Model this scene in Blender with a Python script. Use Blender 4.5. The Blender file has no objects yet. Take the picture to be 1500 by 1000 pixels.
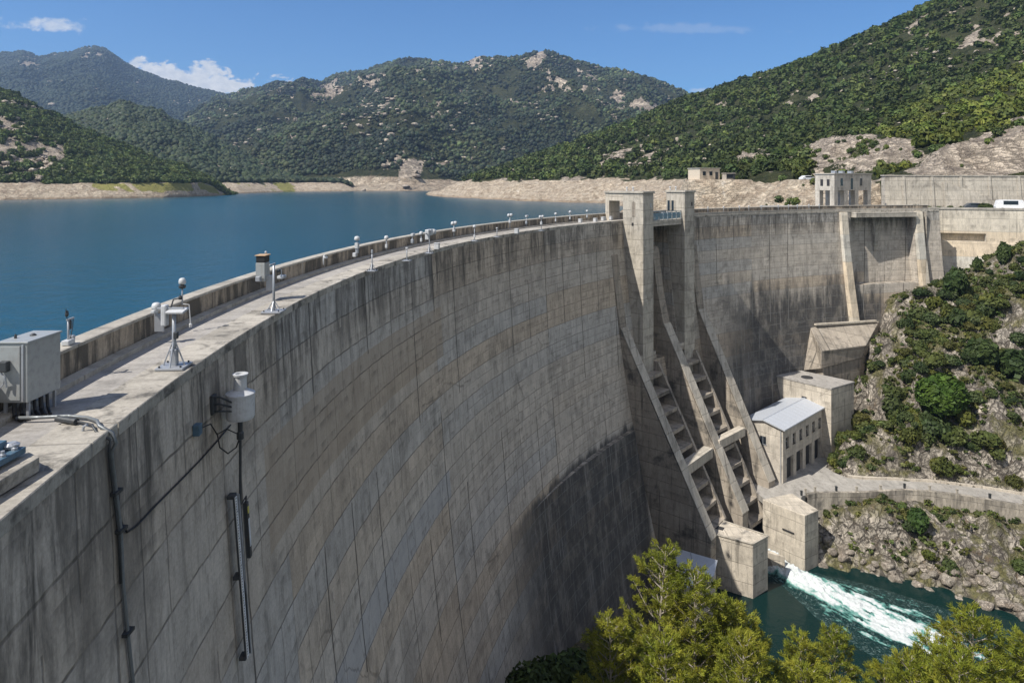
import bpy, math, random
import numpy as np
from mathutils import Vector, Matrix

R_ = math.radians
scene = bpy.context.scene
col = scene.collection
rng = np.random.default_rng(7)
random.seed(7)

# ------------------------------------------------------------------ basics
F, PX0, HY = 1000.0, 750.0, 265.0      # focal length and horizon row of the photograph, in its pixels
CREST, TERR, RIVER, LAKE = -5.5, -42.8, -50.0, -11.0   # levels in metres below the camera
CX, CY, R0 = 90.0, 28.0, 99.75         # centre and radius of the arch crest

def at(px, py, Y):
    return Vector(((px - PX0) / F * Y, Y, -(py - HY) / F * Y))
def gp(px, py, z):
    Y = -z * F / (py - HY)
    return Vector(((px - PX0) / F * Y, Y, z))
def pol(r, deg, z, tau=0.0):
    a = R_(deg)
    return Vector((CX - r * math.cos(a) + tau * math.sin(a), CY + r * math.sin(a) + tau * math.cos(a), z))
def pxphi(px, r):
    """arch angle at which the circle of radius r is seen in column px"""
    k = (px - PX0) / F
    lo, hi = -16.0, 88.0
    for _ in range(50):
        m = (lo + hi) / 2
        p = pol(r, m, 0)
        if p.y <= 0.5 or p.x / p.y < k: lo = m
        else: hi = m
    return (lo + hi) / 2

def hsh(ix, iy, s):
    n = (ix.astype(np.int64) * 374761393 + iy.astype(np.int64) * 668265263 + s * 1442695041) & 0xffffffff
    n = ((n ^ (n >> 13)) * 1274126177) & 0xffffffff
    return ((n ^ (n >> 16)) & 0xffff) / 65535.0
def vn(x, y, s=0):
    x = np.asarray(x, float); y = np.asarray(y, float)
    ix, iy = np.floor(x), np.floor(y)
    fx, fy = x - ix, y - iy
    fx = fx * fx * (3 - 2 * fx); fy = fy * fy * (3 - 2 * fy)
    a = hsh(ix, iy, s); b = hsh(ix + 1, iy, s); c = hsh(ix, iy + 1, s); d = hsh(ix + 1, iy + 1, s)
    return (a * (1 - fx) + b * fx) * (1 - fy) + (c * (1 - fx) + d * fx) * fy
def fbm(x, y, o=4, s=0):
    t = 0; amp = .5; f = 1.0
    for k in range(o):
        t = t + amp * vn(x * f + 17.3 * k, y * f - 9.1 * k, s + k); amp *= .5; f *= 2.03
    return t / (1 - .5 ** o)
def ridged(x, y, o=4, s=0):
    t = 0; amp = .5; f = 1.0
    for k in range(o):
        t = t + amp * (1 - np.abs(2 * vn(x * f + 7.3 * k, y * f + 3.1 * k, s + k) - 1)); amp *= .5; f *= 2.1
    return t / (1 - .5 ** o)
def sstep(x, a, b):
    t = np.clip((x - a) / (b - a), 0, 1)
    return t * t * (3 - 2 * t)

# ------------------------------------------------------------------ node helpers
class NT:
    def __init__(s, name, world=False):
        if world:
            s.id = bpy.data.worlds.new(name); s.id.use_nodes = True
        else:
            s.id = bpy.data.materials.new(name); s.id.use_nodes = True
        s.t = s.id.node_tree; s.t.nodes.clear()
        s.out = s.t.nodes.new('ShaderNodeOutputWorld' if world else 'ShaderNodeOutputMaterial')
    def n(s, ty, **kw):
        nd = s.t.nodes.new(ty)
        for k, v in kw.items(): setattr(nd, k, v)
        return nd
    def put(s, sock, v):
        if isinstance(v, bpy.types.NodeSocket): s.t.links.new(v, sock)
        elif v is not None:
            if isinstance(v, (tuple, list)) and len(v) == 3 and sock.type == 'RGBA': v = (*v, 1)
            sock.default_value = v
    def m(s, op, a, b=None, c=None, clamp=False):
        nd = s.n('ShaderNodeMath', operation=op, use_clamp=clamp)
        for i, v in enumerate((a, b, c)):
            if v is not None: s.put(nd.inputs[i], v)
        return nd.outputs[0]
    def mr(s, v, a, b, c=0.0, d=1.0, smooth=True):
        nd = s.n('ShaderNodeMapRange', interpolation_type='SMOOTHSTEP' if smooth else 'LINEAR')
        for i, x in enumerate((v, a, b, c, d)): s.put(nd.inputs[i], x)
        return nd.outputs[0]
    def mix(s, f, a, b, blend='MIX'):
        nd = s.n('ShaderNodeMix', data_type='RGBA', blend_type=blend)
        s.put(nd.inputs[0], f); s.put(nd.inputs[6], a); s.put(nd.inputs[7], b)
        return nd.outputs[2]
    def noise(s, vec, scale, detail=3.0, rough=.55, dist=0.0):
        nd = s.n('ShaderNodeTexNoise')
        if vec is not None: s.put(nd.inputs['Vector'], vec)
        s.put(nd.inputs['Scale'], scale); s.put(nd.inputs['Detail'], detail); s.put(nd.inputs['Roughness'], rough); s.put(nd.inputs['Distortion'], dist)
        return nd.outputs['Fac']
    def vor(s, vec, scale, feature='F1', out='Distance', rnd=1.0):
        nd = s.n('ShaderNodeTexVoronoi', feature=feature)
        if vec is not None: s.put(nd.inputs['Vector'], vec)
        s.put(nd.inputs['Scale'], scale); s.put(nd.inputs['Randomness'], rnd)
        return nd.outputs[out]
    def vec(s, x, y, z=0.0):
        nd = s.n('ShaderNodeCombineXYZ')
        s.put(nd.inputs[0], x); s.put(nd.inputs[1], y); s.put(nd.inputs[2], z)
        return nd.outputs[0]
    def sep(s, v):
        nd = s.n('ShaderNodeSeparateXYZ'); s.put(nd.inputs[0], v); return nd.outputs
    def white(s, v):
        nd = s.n('ShaderNodeTexWhiteNoise', noise_dimensions='3D'); s.put(nd.inputs[0], v); return nd.outputs['Value']
    def uv(s): return s.n('ShaderNodeTexCoord').outputs['UV']
    def obj(s): return s.n('ShaderNodeTexCoord').outputs['Object']
    def pos(s): return s.n('ShaderNodeNewGeometry').outputs['Position']
    def attr(s, name, out='Color'):
        return s.n('ShaderNodeAttribute', attribute_name=name).outputs[out]
    def scale3(s, v, x, y, z):
        nd = s.n('ShaderNodeVectorMath', operation='MULTIPLY'); s.put(nd.inputs[0], v); nd.inputs[1].default_value = (x, y, z); return nd.outputs[0]
    def bump(s, h, strength=.5, dist=.05):
        nd = s.n('ShaderNodeBump'); s.put(nd.inputs['Height'], h); nd.inputs['Strength'].default_value = strength; nd.inputs['Distance'].default_value = dist
        return nd.outputs[0]
    def pbr(s, color, rough=.8, metal=0.0, normal=None, spec=.5, ior=None):
        nd = s.n('ShaderNodeBsdfPrincipled')
        s.put(nd.inputs['Base Color'], color); s.put(nd.inputs['Roughness'], rough); s.put(nd.inputs['Metallic'], metal)
        s.put(nd.inputs['Specular IOR Level'], spec)
        if ior: nd.inputs['IOR'].default_value = ior
        if normal is not None: s.put(nd.inputs['Normal'], normal)
        return nd.outputs[0]
    def fin(s, sh):
        s.t.links.new(sh, s.out.inputs['Surface']); return s.id

def grey(t, k, tint=(1, 1, 1)):
    return (k * tint[0], k * tint[1], k * tint[2])

def concrete(name, base=(.36, .34, .31), pw=2.6, ph=1.9, line=.55, streak=.5, major=13.0, topz=None, zones=(), bands=True, var=.16, stain=.35):
    t = NT(name); uv = t.uv(); s = t.sep(uv); u, v = s[0], s[1]
    wob = t.m('ADD', t.m('MULTIPLY', t.m('SUBTRACT', t.noise(uv, .9, 3), .5), .16), t.m('MULTIPLY', t.m('SUBTRACT', t.noise(uv, .12, 2), .5), .12))
    uu = t.m('ADD', u, wob); vv = t.m('ADD', v, wob)
    pu, pv = t.m('DIVIDE', uu, pw), t.m('DIVIDE', vv, ph)
    shift = t.m('MULTIPLY', t.m('FLOOR', t.m('DIVIDE', v, ph)), .0)
    cell = t.white(t.vec(t.m('FLOOR', pu), t.m('FLOOR', pv), 3.0))
    big = t.noise(uv, .11, 4, .6); mid = t.noise(t.scale3(uv, 1.25, .5, 1), .8, 6, .68); fine = t.noise(uv, 9.0, 4, .7)
    tone = t.m('ADD', 1.0, t.m('MULTIPLY', t.m('SUBTRACT', cell, .5), var))
    tone = t.m('ADD', tone, t.m('MULTIPLY', t.m('SUBTRACT', big, .5), .55))
    tone = t.m('ADD', tone, t.m('MULTIPLY', t.m('SUBTRACT', mid, .5), 1.0))
    tone = t.m('ADD', tone, t.m('MULTIPLY', t.m('SUBTRACT', fine, .5), .8))
    c = t.mix(1.0, base, t.vec(tone, tone, tone), 'MULTIPLY')
    if bands:   # whole lifts poured in a browner or bluer mix
        row = t.white(t.vec(t.m('FLOOR', t.m('DIVIDE', pv, 2.0)), t.m('FLOOR', t.m('DIVIDE', uu, major * 6)), 8.0))
        c = t.mix(t.mr(row, .62, .9, 0, .6), c, t.mix(1.0, c, (1.0, .89, .76), 'MULTIPLY'))
        c = t.mix(t.mr(row, .28, .05, 0, .55), c, t.mix(1.0, c, (.84, .93, 1.05), 'MULTIPLY'))
    blot = t.noise(t.scale3(uv, 1.9, .4, 1), 1.0, 7, .75, .4)
    c = t.mix(t.mr(blot, .50, .68, 0, .42), c, (.13, .118, .10))
    # streaks running down from lift lines and the top edge
    sv = t.vec(t.m('MULTIPLY', u, 1.6), t.m('MULTIPLY', v, .085), 0)
    st = t.noise(sv, 1.0, 5, .7)
    st2 = t.noise(t.vec(t.m('MULTIPLY', u, .55), t.m('MULTIPLY', v, .05), 5.0), 1.0, 4, .65)
    smask = t.m('MULTIPLY', t.mr(st, .52, .74), streak)
    if topz is not None:
        near = t.mr(v, topz - 7.0, topz - .3, .22, 1.25)
        smask = t.m('MULTIPLY', smask, near)
        smask = t.m('ADD', smask, t.m('MULTIPLY', t.m('MULTIPLY', t.mr(t.m('ADD', t.m('MULTIPLY', st2, .55), t.m('MULTIPLY', blot, .5)), .44, .60), t.mr(v, topz - 5.2, topz - 1.6)), streak * 1.05))
        smask = t.m('MINIMUM', smask, .88)
    c = t.mix(smask, c, (.075, .068, .058))
    # pale lime runs
    c = t.mix(t.m('MULTIPLY', t.mr(t.noise(t.vec(t.m('MULTIPLY', u, 1.1), t.m('MULTIPLY', v, .07), 9.0), 1.0, 5, .7), .62, .72), .28), c, (.55, .54, .50))
    c = t.mix(t.m('MULTIPLY', t.mr(t.noise(uv, .22 if ph < 10 else 1.1, 6, .68, .4), .50 if ph < 10 else .47, .68), stain), c, (.085, .08, .072))
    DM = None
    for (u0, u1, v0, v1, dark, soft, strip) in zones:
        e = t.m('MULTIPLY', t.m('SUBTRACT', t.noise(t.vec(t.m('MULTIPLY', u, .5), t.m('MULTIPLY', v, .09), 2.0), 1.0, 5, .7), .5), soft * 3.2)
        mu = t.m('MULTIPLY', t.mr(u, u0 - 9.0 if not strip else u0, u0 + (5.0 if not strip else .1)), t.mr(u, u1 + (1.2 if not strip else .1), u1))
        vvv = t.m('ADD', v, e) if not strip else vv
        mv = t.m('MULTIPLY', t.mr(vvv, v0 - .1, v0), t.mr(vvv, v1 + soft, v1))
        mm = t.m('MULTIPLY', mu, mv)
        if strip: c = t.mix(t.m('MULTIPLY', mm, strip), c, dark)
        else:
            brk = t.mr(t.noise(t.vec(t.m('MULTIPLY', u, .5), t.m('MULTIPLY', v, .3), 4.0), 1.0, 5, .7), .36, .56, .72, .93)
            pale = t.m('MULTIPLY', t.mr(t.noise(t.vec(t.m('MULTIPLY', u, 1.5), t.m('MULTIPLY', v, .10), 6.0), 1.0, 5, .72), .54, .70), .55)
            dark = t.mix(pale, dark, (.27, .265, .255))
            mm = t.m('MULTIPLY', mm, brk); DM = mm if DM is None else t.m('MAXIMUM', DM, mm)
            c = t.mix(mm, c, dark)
    # lift lines, panel joints, block joints
    def ln(p, per, w):
        return t.mr(t.m('ABSOLUTE', t.m('SUBTRACT', t.m('FRACT', p), .5)), .5 - w / per, .5 - .25 * w / per)
    brk = t.mr(mid, .34, .60, .25, 1.0)
    hl = t.m('MULTIPLY', ln(pv, ph, .048 if ph < 1.5 else .07), brk)
    if ph < 1.5:   # every second lift joint is faint and comes and goes
        far = t.mr(u, 8.0, 45.0, .10, .85)
        odd = t.m('MULTIPLY', t.mr(t.white(t.vec(t.m('FLOOR', t.m('ADD', pv, .5)), t.m('FLOOR', t.m('DIVIDE', t.m('ADD', u, t.m('MULTIPLY', mid, 5.0)), 3.7)), 9.0)), .2, .7, .25, 1.0), far)
        hl = t.m('MAXIMUM', t.m('MULTIPLY', hl, odd), t.m('MULTIPLY', ln(t.m('MULTIPLY', pv, .5), ph * 2, .055), brk))
    L0 = t.m('MULTIPLY', t.mr(t.m('FRACT', t.m('ADD', pv, .5)), .45, 1.0), t.mr(t.noise(t.vec(t.m('MULTIPLY', u, .8), t.m('MULTIPLY', v, .3), 7.0), 1.0, 5, .7), .46, .66))
    c = t.mix(t.m('MULTIPLY', L0, .5 if ph < 10 else 0.0), c, (.10, .09, .078))
    vl = t.m('MULTIPLY', t.m('MULTIPLY', ln(pu, pw, .05), .75), t.mr(t.white(t.vec(t.m('FLOOR', t.m('ADD', pu, .5)), t.m('FLOOR', t.m('DIVIDE', pv, 3.0)), 5.0)), .25, .8, .15, 1.0))
    L = t.m('MAXIMUM', hl, vl)
    if major:
        gate = t.mr(t.white(t.vec(t.m('FLOOR', t.m('ADD', t.m('DIVIDE', uu, major), .5)), t.m('FLOOR', t.m('DIVIDE', t.m('ADD', v, t.m('MULTIPLY', big, 6.0)), 7.0)), 2.0)), .35, .75, .12, 1.3)
        L = t.m('MAXIMUM', L, t.m('MULTIPLY', ln(t.m('DIVIDE', uu, major), major, .10), gate))
    fl_ = t.m('MULTIPLY', t.m('MULTIPLY', ln(t.m('MULTIPLY', pv, 3.0), ph * 3, .09), t.mr(t.noise(t.vec(t.m('MULTIPLY', u, .35), t.m('MULTIPLY', v, 1.2), 3.0), 1.0, 3), .42, .58)), .4 if 1.5 < ph < 10 else 0)
    ck = t.m('MULTIPLY', t.mr(t.vor(t.vec(t.m('ADD', u, t.m('MULTIPLY', mid, 1.6)), t.m('MULTIPLY', t.m('ADD', v, t.m('MULTIPLY', big, 2.0)), .45), 0), .32, 'DISTANCE_TO_EDGE'), .012, .003), t.mr(big, .48, .6, 0, .55))
    L = t.m('MAXIMUM', t.m('MAXIMUM', L, fl_), ck)
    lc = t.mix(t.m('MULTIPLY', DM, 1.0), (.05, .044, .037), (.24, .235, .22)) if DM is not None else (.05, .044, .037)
    c = t.mix(t.m('MULTIPLY', L, line, clamp=True), c, lc)
    holes = t.m('MULTIPLY', t.mr(t.vor(uv, 1.3), .05, .03), .5)
    c = t.mix(holes, c, (.06, .055, .05))
    h = t.m('SUBTRACT', t.m('ADD', t.m('MULTIPLY', fine, .25), t.m('MULTIPLY', mid, .9)), t.m('MULTIPLY', L, .8))
    return t.fin(t.pbr(c, .88, normal=t.bump(h, .55, .05), spec=.25))

def metal(name, c, rough=.45, met=.0, dirt=.25):
    t = NT(name); p = t.obj()
    n = t.noise(p, 6, 5, .65); n2 = t.noise(t.scale3(p, 9, 9, 1.2), 1.0, 4)
    cc = t.mix(t.m('MULTIPLY', t.mr(n, .45, .72), dirt), c, (c[0] * .45, c[1] * .42, c[2] * .38))
    cc = t.mix(t.m('MULTIPLY', t.mr(n2, .56, .75), dirt * .7), cc, (.16, .10, .06))
    return t.fin(t.pbr(cc, t.mr(n, .3, .7, rough - .1, rough + .15), met, normal=t.bump(n, .08, .02)))
def plain(name, c, rough=.6, met=0.0):
    t = NT(name); n = t.noise(t.obj(), 5, 4)
    k = t.mr(n, .25, .75, .8, 1.15)
    return t.fin(t.pbr(t.mix(1.0, c, t.vec(k, k, k), 'MULTIPLY'), rough, met))
def rockmat(name, a=(.42, .37, .31), b=(.24, .21, .18), crack=1.0, sc=.35, veg=0.0, vegc=(.07, .085, .03), slant=(1, 1, 1)):
    t = NT(name); p = t.scale3(t.pos(), *slant)
    warp = t.noise(p, sc * .6, 4, .6)
    big = t.noise(p, sc * .35, 5, .62, .6); fine = t.noise(p, sc * 6, 6, .7); f2 = t.noise(p, sc * 1.7, 6, .68, .5)
    c = t.mix(t.mr(big, .36, .64), a, b)
    k = t.mr(f2, .25, .75, .55, 1.35)
    c = t.mix(1.0, c, t.vec(k, k, k), 'MULTIPLY')
    k2 = t.mr(fine, .3, .7, .75, 1.22)
    c = t.mix(1.0, c, t.vec(k2, k2, k2), 'MULTIPLY')
    vd = t.n('ShaderNodeVectorMath', operation='ADD'); t.put(vd.inputs[0], p)
    t.put(vd.inputs[1], t.vec(t.m('MULTIPLY', warp, 5.0), t.m('MULTIPLY', f2, 3.0), t.m('MULTIPLY', warp, 3.0)))
    cr = t.vor(vd.outputs[0], sc * 1.1, 'DISTANCE_TO_EDGE'); cr2 = t.vor(vd.outputs[0], sc * 3.1, 'DISTANCE_TO_EDGE')
    cm = t.m('MAXIMUM', t.mr(cr, .10, .0), t.m('MULTIPLY', t.mr(cr2, .12, .0), .6))
    c = t.mix(t.m('MULTIPLY', cm, .62 * crack), c, (.07, .06, .05))
    c = t.mix(t.m('MULTIPLY', t.mr(t.noise(p, sc * .9, 5, .7), .56, .68), .3), c, (.30, .20, .11))
    if veg:
        nz = t.sep(t.n('ShaderNodeNewGeometry').outputs['Normal'])[2]
        vm = t.m('MULTIPLY', t.mr(t.noise(p, sc * .55, 6, .7), .60 - .3 * veg, .66 - .22 * veg), t.mr(nz, .42, .74))
        vc = t.mix(t.mr(fine, .35, .65), vegc, (.16, .145, .06))
        c = t.mix(t.m('MULTIPLY', vm, .92), c, vc)
    h = t.m('ADD', t.m('SUBTRACT', t.m('MULTIPLY', f2, 1.6), t.m('MULTIPLY', cm, .7)), t.m('MULTIPLY', fine, .45))
    return t.fin(t.pbr(c, .92, normal=t.bump(h, .9, .35 / sc * .35), spec=.2))

# ------------------------------------------------------------------ mesh builder
class MB:
    def __init__(s): s.v = []; s.f = []
    def add(s, vs, fs):
        b = len(s.v); s.v += [Vector(p) for p in vs]; s.f += [[i + b for i in f] for f in fs]
    def hexa(s, p):   # p[0:4] bottom ring, p[4:8] top ring
        s.add(p, [(3, 2, 1, 0), (4, 5, 6, 7), (0, 1, 5, 4), (1, 2, 6, 5), (2, 3, 7, 6), (3, 0, 4, 7)])
    def box(s, c, d, rz=0.0, rx=0.0):
        c = Vector(c); m = Matrix.Rotation(rz, 3, 'Z') @ Matrix.Rotation(rx, 3, 'X')
        x, y, z = (k / 2 for k in d)
        s.hexa([c + m @ Vector(q) for q in ((-x, -y, -z), (x, -y, -z), (x, y, -z), (-x, y, -z), (-x, -y, z), (x, -y, z), (x, y, z), (-x, y, z))])
    def prism(s, poly, z0, z1):
        n = len(poly)
        vs = [(p[0], p[1], z0) for p in poly] + [(p[0], p[1], z1) for p in poly]
        s.add(vs, [list(range(n - 1, -1, -1)), list(range(n, 2 * n))] + [(i, (i + 1) % n, n + (i + 1) % n, n + i) for i in range(n)])
    def loft(s, a, b):   # closed solid between two equal rings
        n = len(a)
        s.add(list(a) + list(b), [list(range(n - 1, -1, -1)), list(range(n, 2 * n))] + [(i, (i + 1) % n, n + (i + 1) % n, n + i) for i in range(n)])
    def tube(s, pts, rad, n=8, cap=True):
        pts = [Vector(p) for p in pts]
        if not isinstance(rad, (list, tuple)): rad = [rad] * len(pts)
        rings = []; up = None
        for i, p in enumerate(pts):
            d = (pts[min(i + 1, len(pts) - 1)] - pts[max(i - 1, 0)])
            if d.length < 1e-9: d = Vector((0, 0, 1))
            d.normalize()
            if up is None:
                up = d.orthogonal().normalized()
            else:
                up = (up - d * up.dot(d)); up = up.normalized() if up.length > 1e-6 else d.orthogonal().normalized()
            w = d.cross(up)
            rings.append([p + (up * math.cos(2 * math.pi * k / n) + w * math.sin(2 * math.pi * k / n)) * rad[i] for k in range(n)])
        vs = [q for r in rings for q in r]; fs = []
        for i in range(len(pts) - 1):
            for k in range(n):
                fs.append((i * n + k, i * n + (k + 1) % n, (i + 1) * n + (k + 1) % n, (i + 1) * n + k))
        if cap:
            fs.append(list(range(n - 1, -1, -1))); fs.append([(len(pts) - 1) * n + k for k in range(n)])
        s.add(vs, fs)
    def lathe(s, c, prof, n=20, axis=None):
        c = Vector(c); vs = []; fs = []
        q = Vector((0, 0, 1)).rotation_difference(Vector(axis)).to_matrix() if axis else Matrix.Identity(3)
        for r, z in prof:
            for k in range(n):
                a = 2 * math.pi * k / n; vs.append(c + q @ Vector((r * math.cos(a), r * math.sin(a), z)))
        for i in range(len(prof) - 1):
            for k in range(n):
                fs.append((i * n + k, i * n + (k + 1) % n, (i + 1) * n + (k + 1) % n, (i + 1) * n + k))
        fs.append(list(range(n - 1, -1, -1))); fs.append([(len(prof) - 1) * n + k for k in range(n)])
        s.add(vs, fs)
    def radial(s, rz, deg, w, tau0=0.0):   # polygon in the (radius, height) plane of the arch, w metres thick along it
        s.loft([pol(r, deg, z, tau0) for r, z in rz], [pol(r, deg, z, tau0 + w) for r, z in rz])
    def sweep(s, rz, a0, a1, step=.5, closed=True):
        n = max(1, int(round((a1 - a0) / step))); k = len(rz)
        vs = [pol(r, a0 + (a1 - a0) * i / n, z) for i in range(n + 1) for r, z in rz]; fs = []
        for i in range(n):
            for j in range(k if closed else k - 1):
                fs.append((i * k + j, i * k + (j + 1) % k, (i + 1) * k + (j + 1) % k, (i + 1) * k + j))
        if closed: fs += [list(range(k)), [n * k + j for j in range(k - 1, -1, -1)]]
        s.add(vs, fs)
    def build(s, name, m, parent=None, smooth=False, polar=False, bevel=0.0, local=False):
        import bmesh
        me = bpy.data.meshes.new(name)
        me.from_pydata([tuple(p) for p in s.v], [], s.f)
        bm = bmesh.new(); bm.from_mesh(me)
        bmesh.ops.recalc_face_normals(bm, faces=bm.faces)
        uvl = bm.loops.layers.uv.new('UVMap')
        for f in bm.faces:
            nrm = f.normal
            flat = abs(nrm.z) > .72
            h = Vector((-nrm.y, nrm.x)) if not flat else None
            if h is not None: h.normalize()
            for l in f.loops:
                p = l.vert.co
                if polar:
                    d = (p.x - CX, p.y - CY)
                    u = R0 * math.atan2(d[1], -d[0]); l[uvl].uv = (u, math.hypot(*d)) if flat else (u + R0 - math.hypot(*d), p.z)
                else:
                    l[uvl].uv = (p.x, p.y) if flat else (h.x * p.x + h.y * p.y, p.z)
            f.smooth = smooth
        bm.to_mesh(me); bm.free()
        o = bpy.data.objects.new(name, me); col.objects.link(o)
        if m is not None: me.materials.append(m)
        if parent is not None:
            o.parent = parent
            if not local:
                w = world_loc(parent); me.transform(Matrix.Translation(-w))
        if bevel:
            b = o.modifiers.new('bevel', 'BEVEL'); b.width = bevel; b.segments = 2; b.limit_method = 'ANGLE'; b.angle_limit = R_(40)
        return o

def world_loc(o):
    w = Vector((0, 0, 0))
    while o is not None:
        w = w + o.location; o = o.parent
    return w
def tag(o, label=None, cat=None, group=None, kind=None):
    if label: o['label'] = label
    if cat: o['category'] = cat
    if group: o['group'] = group
    if kind: o['kind'] = kind
    return o
def empty(name, loc, label, cat, group=None, rz=0.0):
    o = bpy.data.objects.new(name, None); col.objects.link(o); o.location = loc; o.rotation_euler[2] = rz
    o.empty_display_size = .3
    return tag(o, label, cat, group)
def copy_tree(o, parent=None):
    c = o.copy(); col.objects.link(c)
    if parent is not None: c.parent = parent
    for ch in list(o.children): copy_tree(ch, c)
    return c
def np_mesh(name, v, faces, m, k=None, attrs=None, parent=None, smooth=False):
    """v (N,3); faces (M,k) integer array"""
    me = bpy.data.meshes.new(name); v = np.ascontiguousarray(v, np.float32); faces = np.ascontiguousarray(faces, np.int32)
    M, k = faces.shape
    me.vertices.add(len(v)); me.vertices.foreach_set('co', v.ravel())
    me.loops.add(M * k); me.loops.foreach_set('vertex_index', faces.ravel())
    me.polygons.add(M); me.polygons.foreach_set('loop_start', np.arange(0, M * k, k, dtype=np.int32))
    if smooth: me.polygons.foreach_set('use_smooth', np.ones(M, bool))
    for an, val in (attrs or {}).items():
        a = me.attributes.new(an, 'FLOAT_COLOR', 'POINT')
        val = np.asarray(val, np.float32)
        if val.shape[1] == 3: val = np.concatenate([val, np.ones((len(val), 1), np.float32)], 1)
        a.data.foreach_set('color', np.ascontiguousarray(val).ravel())
    me.update(calc_edges=True); me.validate()
    me.materials.append(m)
    o = bpy.data.objects.new(name, me); col.objects.link(o)
    if parent is not None: o.parent = parent
    return o
def grid_faces(ni, nj):
    i, j = np.meshgrid(np.arange(ni - 1), np.arange(nj - 1), indexing='ij')
    a = (i * nj + j).ravel()
    return np.stack([a, a + 1, a + nj + 1, a + nj], 1)

# ------------------------------------------------------------------ camera, light, sky
cam = bpy.data.cameras.new('camera'); co = bpy.data.objects.new('camera', cam); col.objects.link(co)
cam.lens = 24.0; cam.sensor_width = 36.0; cam.clip_end = 30000; cam.clip_start = .2
co.rotation_euler = (R_(90), 0, 0); cam.shift_y = -(500 - HY) / 1500.0
scene.camera = co
EL = R_(51); SH = Vector((-.855, -.52)).normalized()
S = Vector((SH.x * math.cos(EL), SH.y * math.cos(EL), math.sin(EL)))
sl = bpy.data.lights.new('sun', 'SUN'); sl.energy = 5.0; sl.angle = R_(.5); sl.color = (1.0, .945, .86)
so = bpy.data.objects.new('sun', sl); col.objects.link(so); so.rotation_euler = (-S).to_track_quat('-Z', 'Y').to_euler(); so.location = S * 500

W = NT('World', True); scene.world = W.id
sky = W.n('ShaderNodeTexSky', sky_type='NISHITA', sun_disc=False); sky.sun_elevation = EL
sky.sun_rotation = math.atan2(SH.x, SH.y); sky.air_density = 1.0; sky.dust_density = .35; sky.ozone_density = 3.2; sky.altitude = 700
d = W.n('ShaderNodeTexCoord').outputs['Generated']; ds = W.sep(d)
yy = W.m('MAXIMUM', ds[1], .02); az = W.m('DIVIDE', ds[0], yy); el = W.m('DIVIDE', ds[2], yy)
cv = W.vec(az, W.m('MULTIPLY', el, 1.6), 0)
cn = W.noise(cv, 26, 7, .6, .3); cb = W.noise(cv, 70, 6, .62)
tot = None
for (cx_, cz_, rx_, rz_, k_, base_) in ((-.475, .146, .115, .030, 1.0, 1), (-.672, .229, .060, .012, .75, 0), (.25, .222, .13, .008, .16, 0), (.275, .133, .024, .006, .5, 0)):
    dx = W.m('DIVIDE', W.m('SUBTRACT', az, cx_), rx_)
    tilt = W.m('SUBTRACT', el, W.m('MULTIPLY', W.m('SUBTRACT', az, cx_), -.10 if base_ else -.02))
    dz = W.m('DIVIDE', W.m('SUBTRACT', tilt, cz_), rz_)
    r2 = W.m('ADD', W.m('MULTIPLY', dx, dx), W.m('MULTIPLY', dz, dz))
    shp = W.m('SUBTRACT', 1.0, W.m('SQRT', r2))
    val = W.m('ADD', shp, W.m('MULTIPLY', W.m('SUBTRACT', cn, .5), 3.2))
    mk = W.m('MULTIPLY', W.m('MULTIPLY', W.mr(val, -.02 if base_ else .0, .36 if base_ else .7), k_), W.mr(ds[1], .05, .1))
    tot = mk if tot is None else W.m('MAXIMUM', tot, mk)
cl = W.mix(W.mr(cb, .3, .7), (6.2, 6.6, 7.2), (8.2, 8.3, 8.5))
skyc = W.mix(1.0, sky.outputs[0], (.50, .86, 1.18), 'MULTIPLY')
# unseen broken cloud added behind the camera as neutral fill on the dam face
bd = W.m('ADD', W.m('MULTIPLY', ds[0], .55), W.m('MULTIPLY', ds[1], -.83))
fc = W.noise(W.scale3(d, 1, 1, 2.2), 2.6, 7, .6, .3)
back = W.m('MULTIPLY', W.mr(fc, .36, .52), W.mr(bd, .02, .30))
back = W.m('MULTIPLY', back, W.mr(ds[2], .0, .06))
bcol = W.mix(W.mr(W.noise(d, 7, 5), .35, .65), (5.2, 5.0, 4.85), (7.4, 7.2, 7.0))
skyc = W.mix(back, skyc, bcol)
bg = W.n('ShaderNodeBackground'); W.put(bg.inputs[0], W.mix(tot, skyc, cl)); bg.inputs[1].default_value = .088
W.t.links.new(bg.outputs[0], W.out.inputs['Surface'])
scene.view_settings.view_transform = 'Standard'; scene.view_settings.look = 'None'
scene.view_settings.exposure = 0.33; scene.view_settings.gamma = 1.0
scene.cycles.use_denoising = True; scene.cycles.max_bounces = 6; scene.cycles.diffuse_bounces = 3; scene.cycles.glossy_bounces = 3
scene.cycles.transparent_max_bounces = 8; scene.cycles.volume_bounces = 0; scene.cycles.sample_clamp_indirect = 4.0
HAZE = True
# ------------------------------------------------------------------ materials of the built things
M = {}
U_TAN0, U_TAN1, V_TAN0, V_TAN1 = -2.0, 27.4, -13.8, -10.12
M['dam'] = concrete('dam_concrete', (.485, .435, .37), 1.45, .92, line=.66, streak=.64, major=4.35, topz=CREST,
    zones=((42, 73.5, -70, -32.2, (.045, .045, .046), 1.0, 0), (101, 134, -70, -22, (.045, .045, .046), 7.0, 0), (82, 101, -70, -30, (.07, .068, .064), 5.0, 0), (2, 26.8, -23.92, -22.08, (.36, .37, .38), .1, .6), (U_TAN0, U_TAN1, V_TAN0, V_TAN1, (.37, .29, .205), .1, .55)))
M['chute'] = concrete('chute_concrete', (.35, .305, .25), 3.2, 1.9, line=.6, streak=1.1, major=0, bands=False, stain=.95)
M['tower'] = concrete('tower_concrete', (.46, .42, .355), 3.0, 2.0, line=.5, streak=.8, major=0, bands=False, stain=.55)
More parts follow.
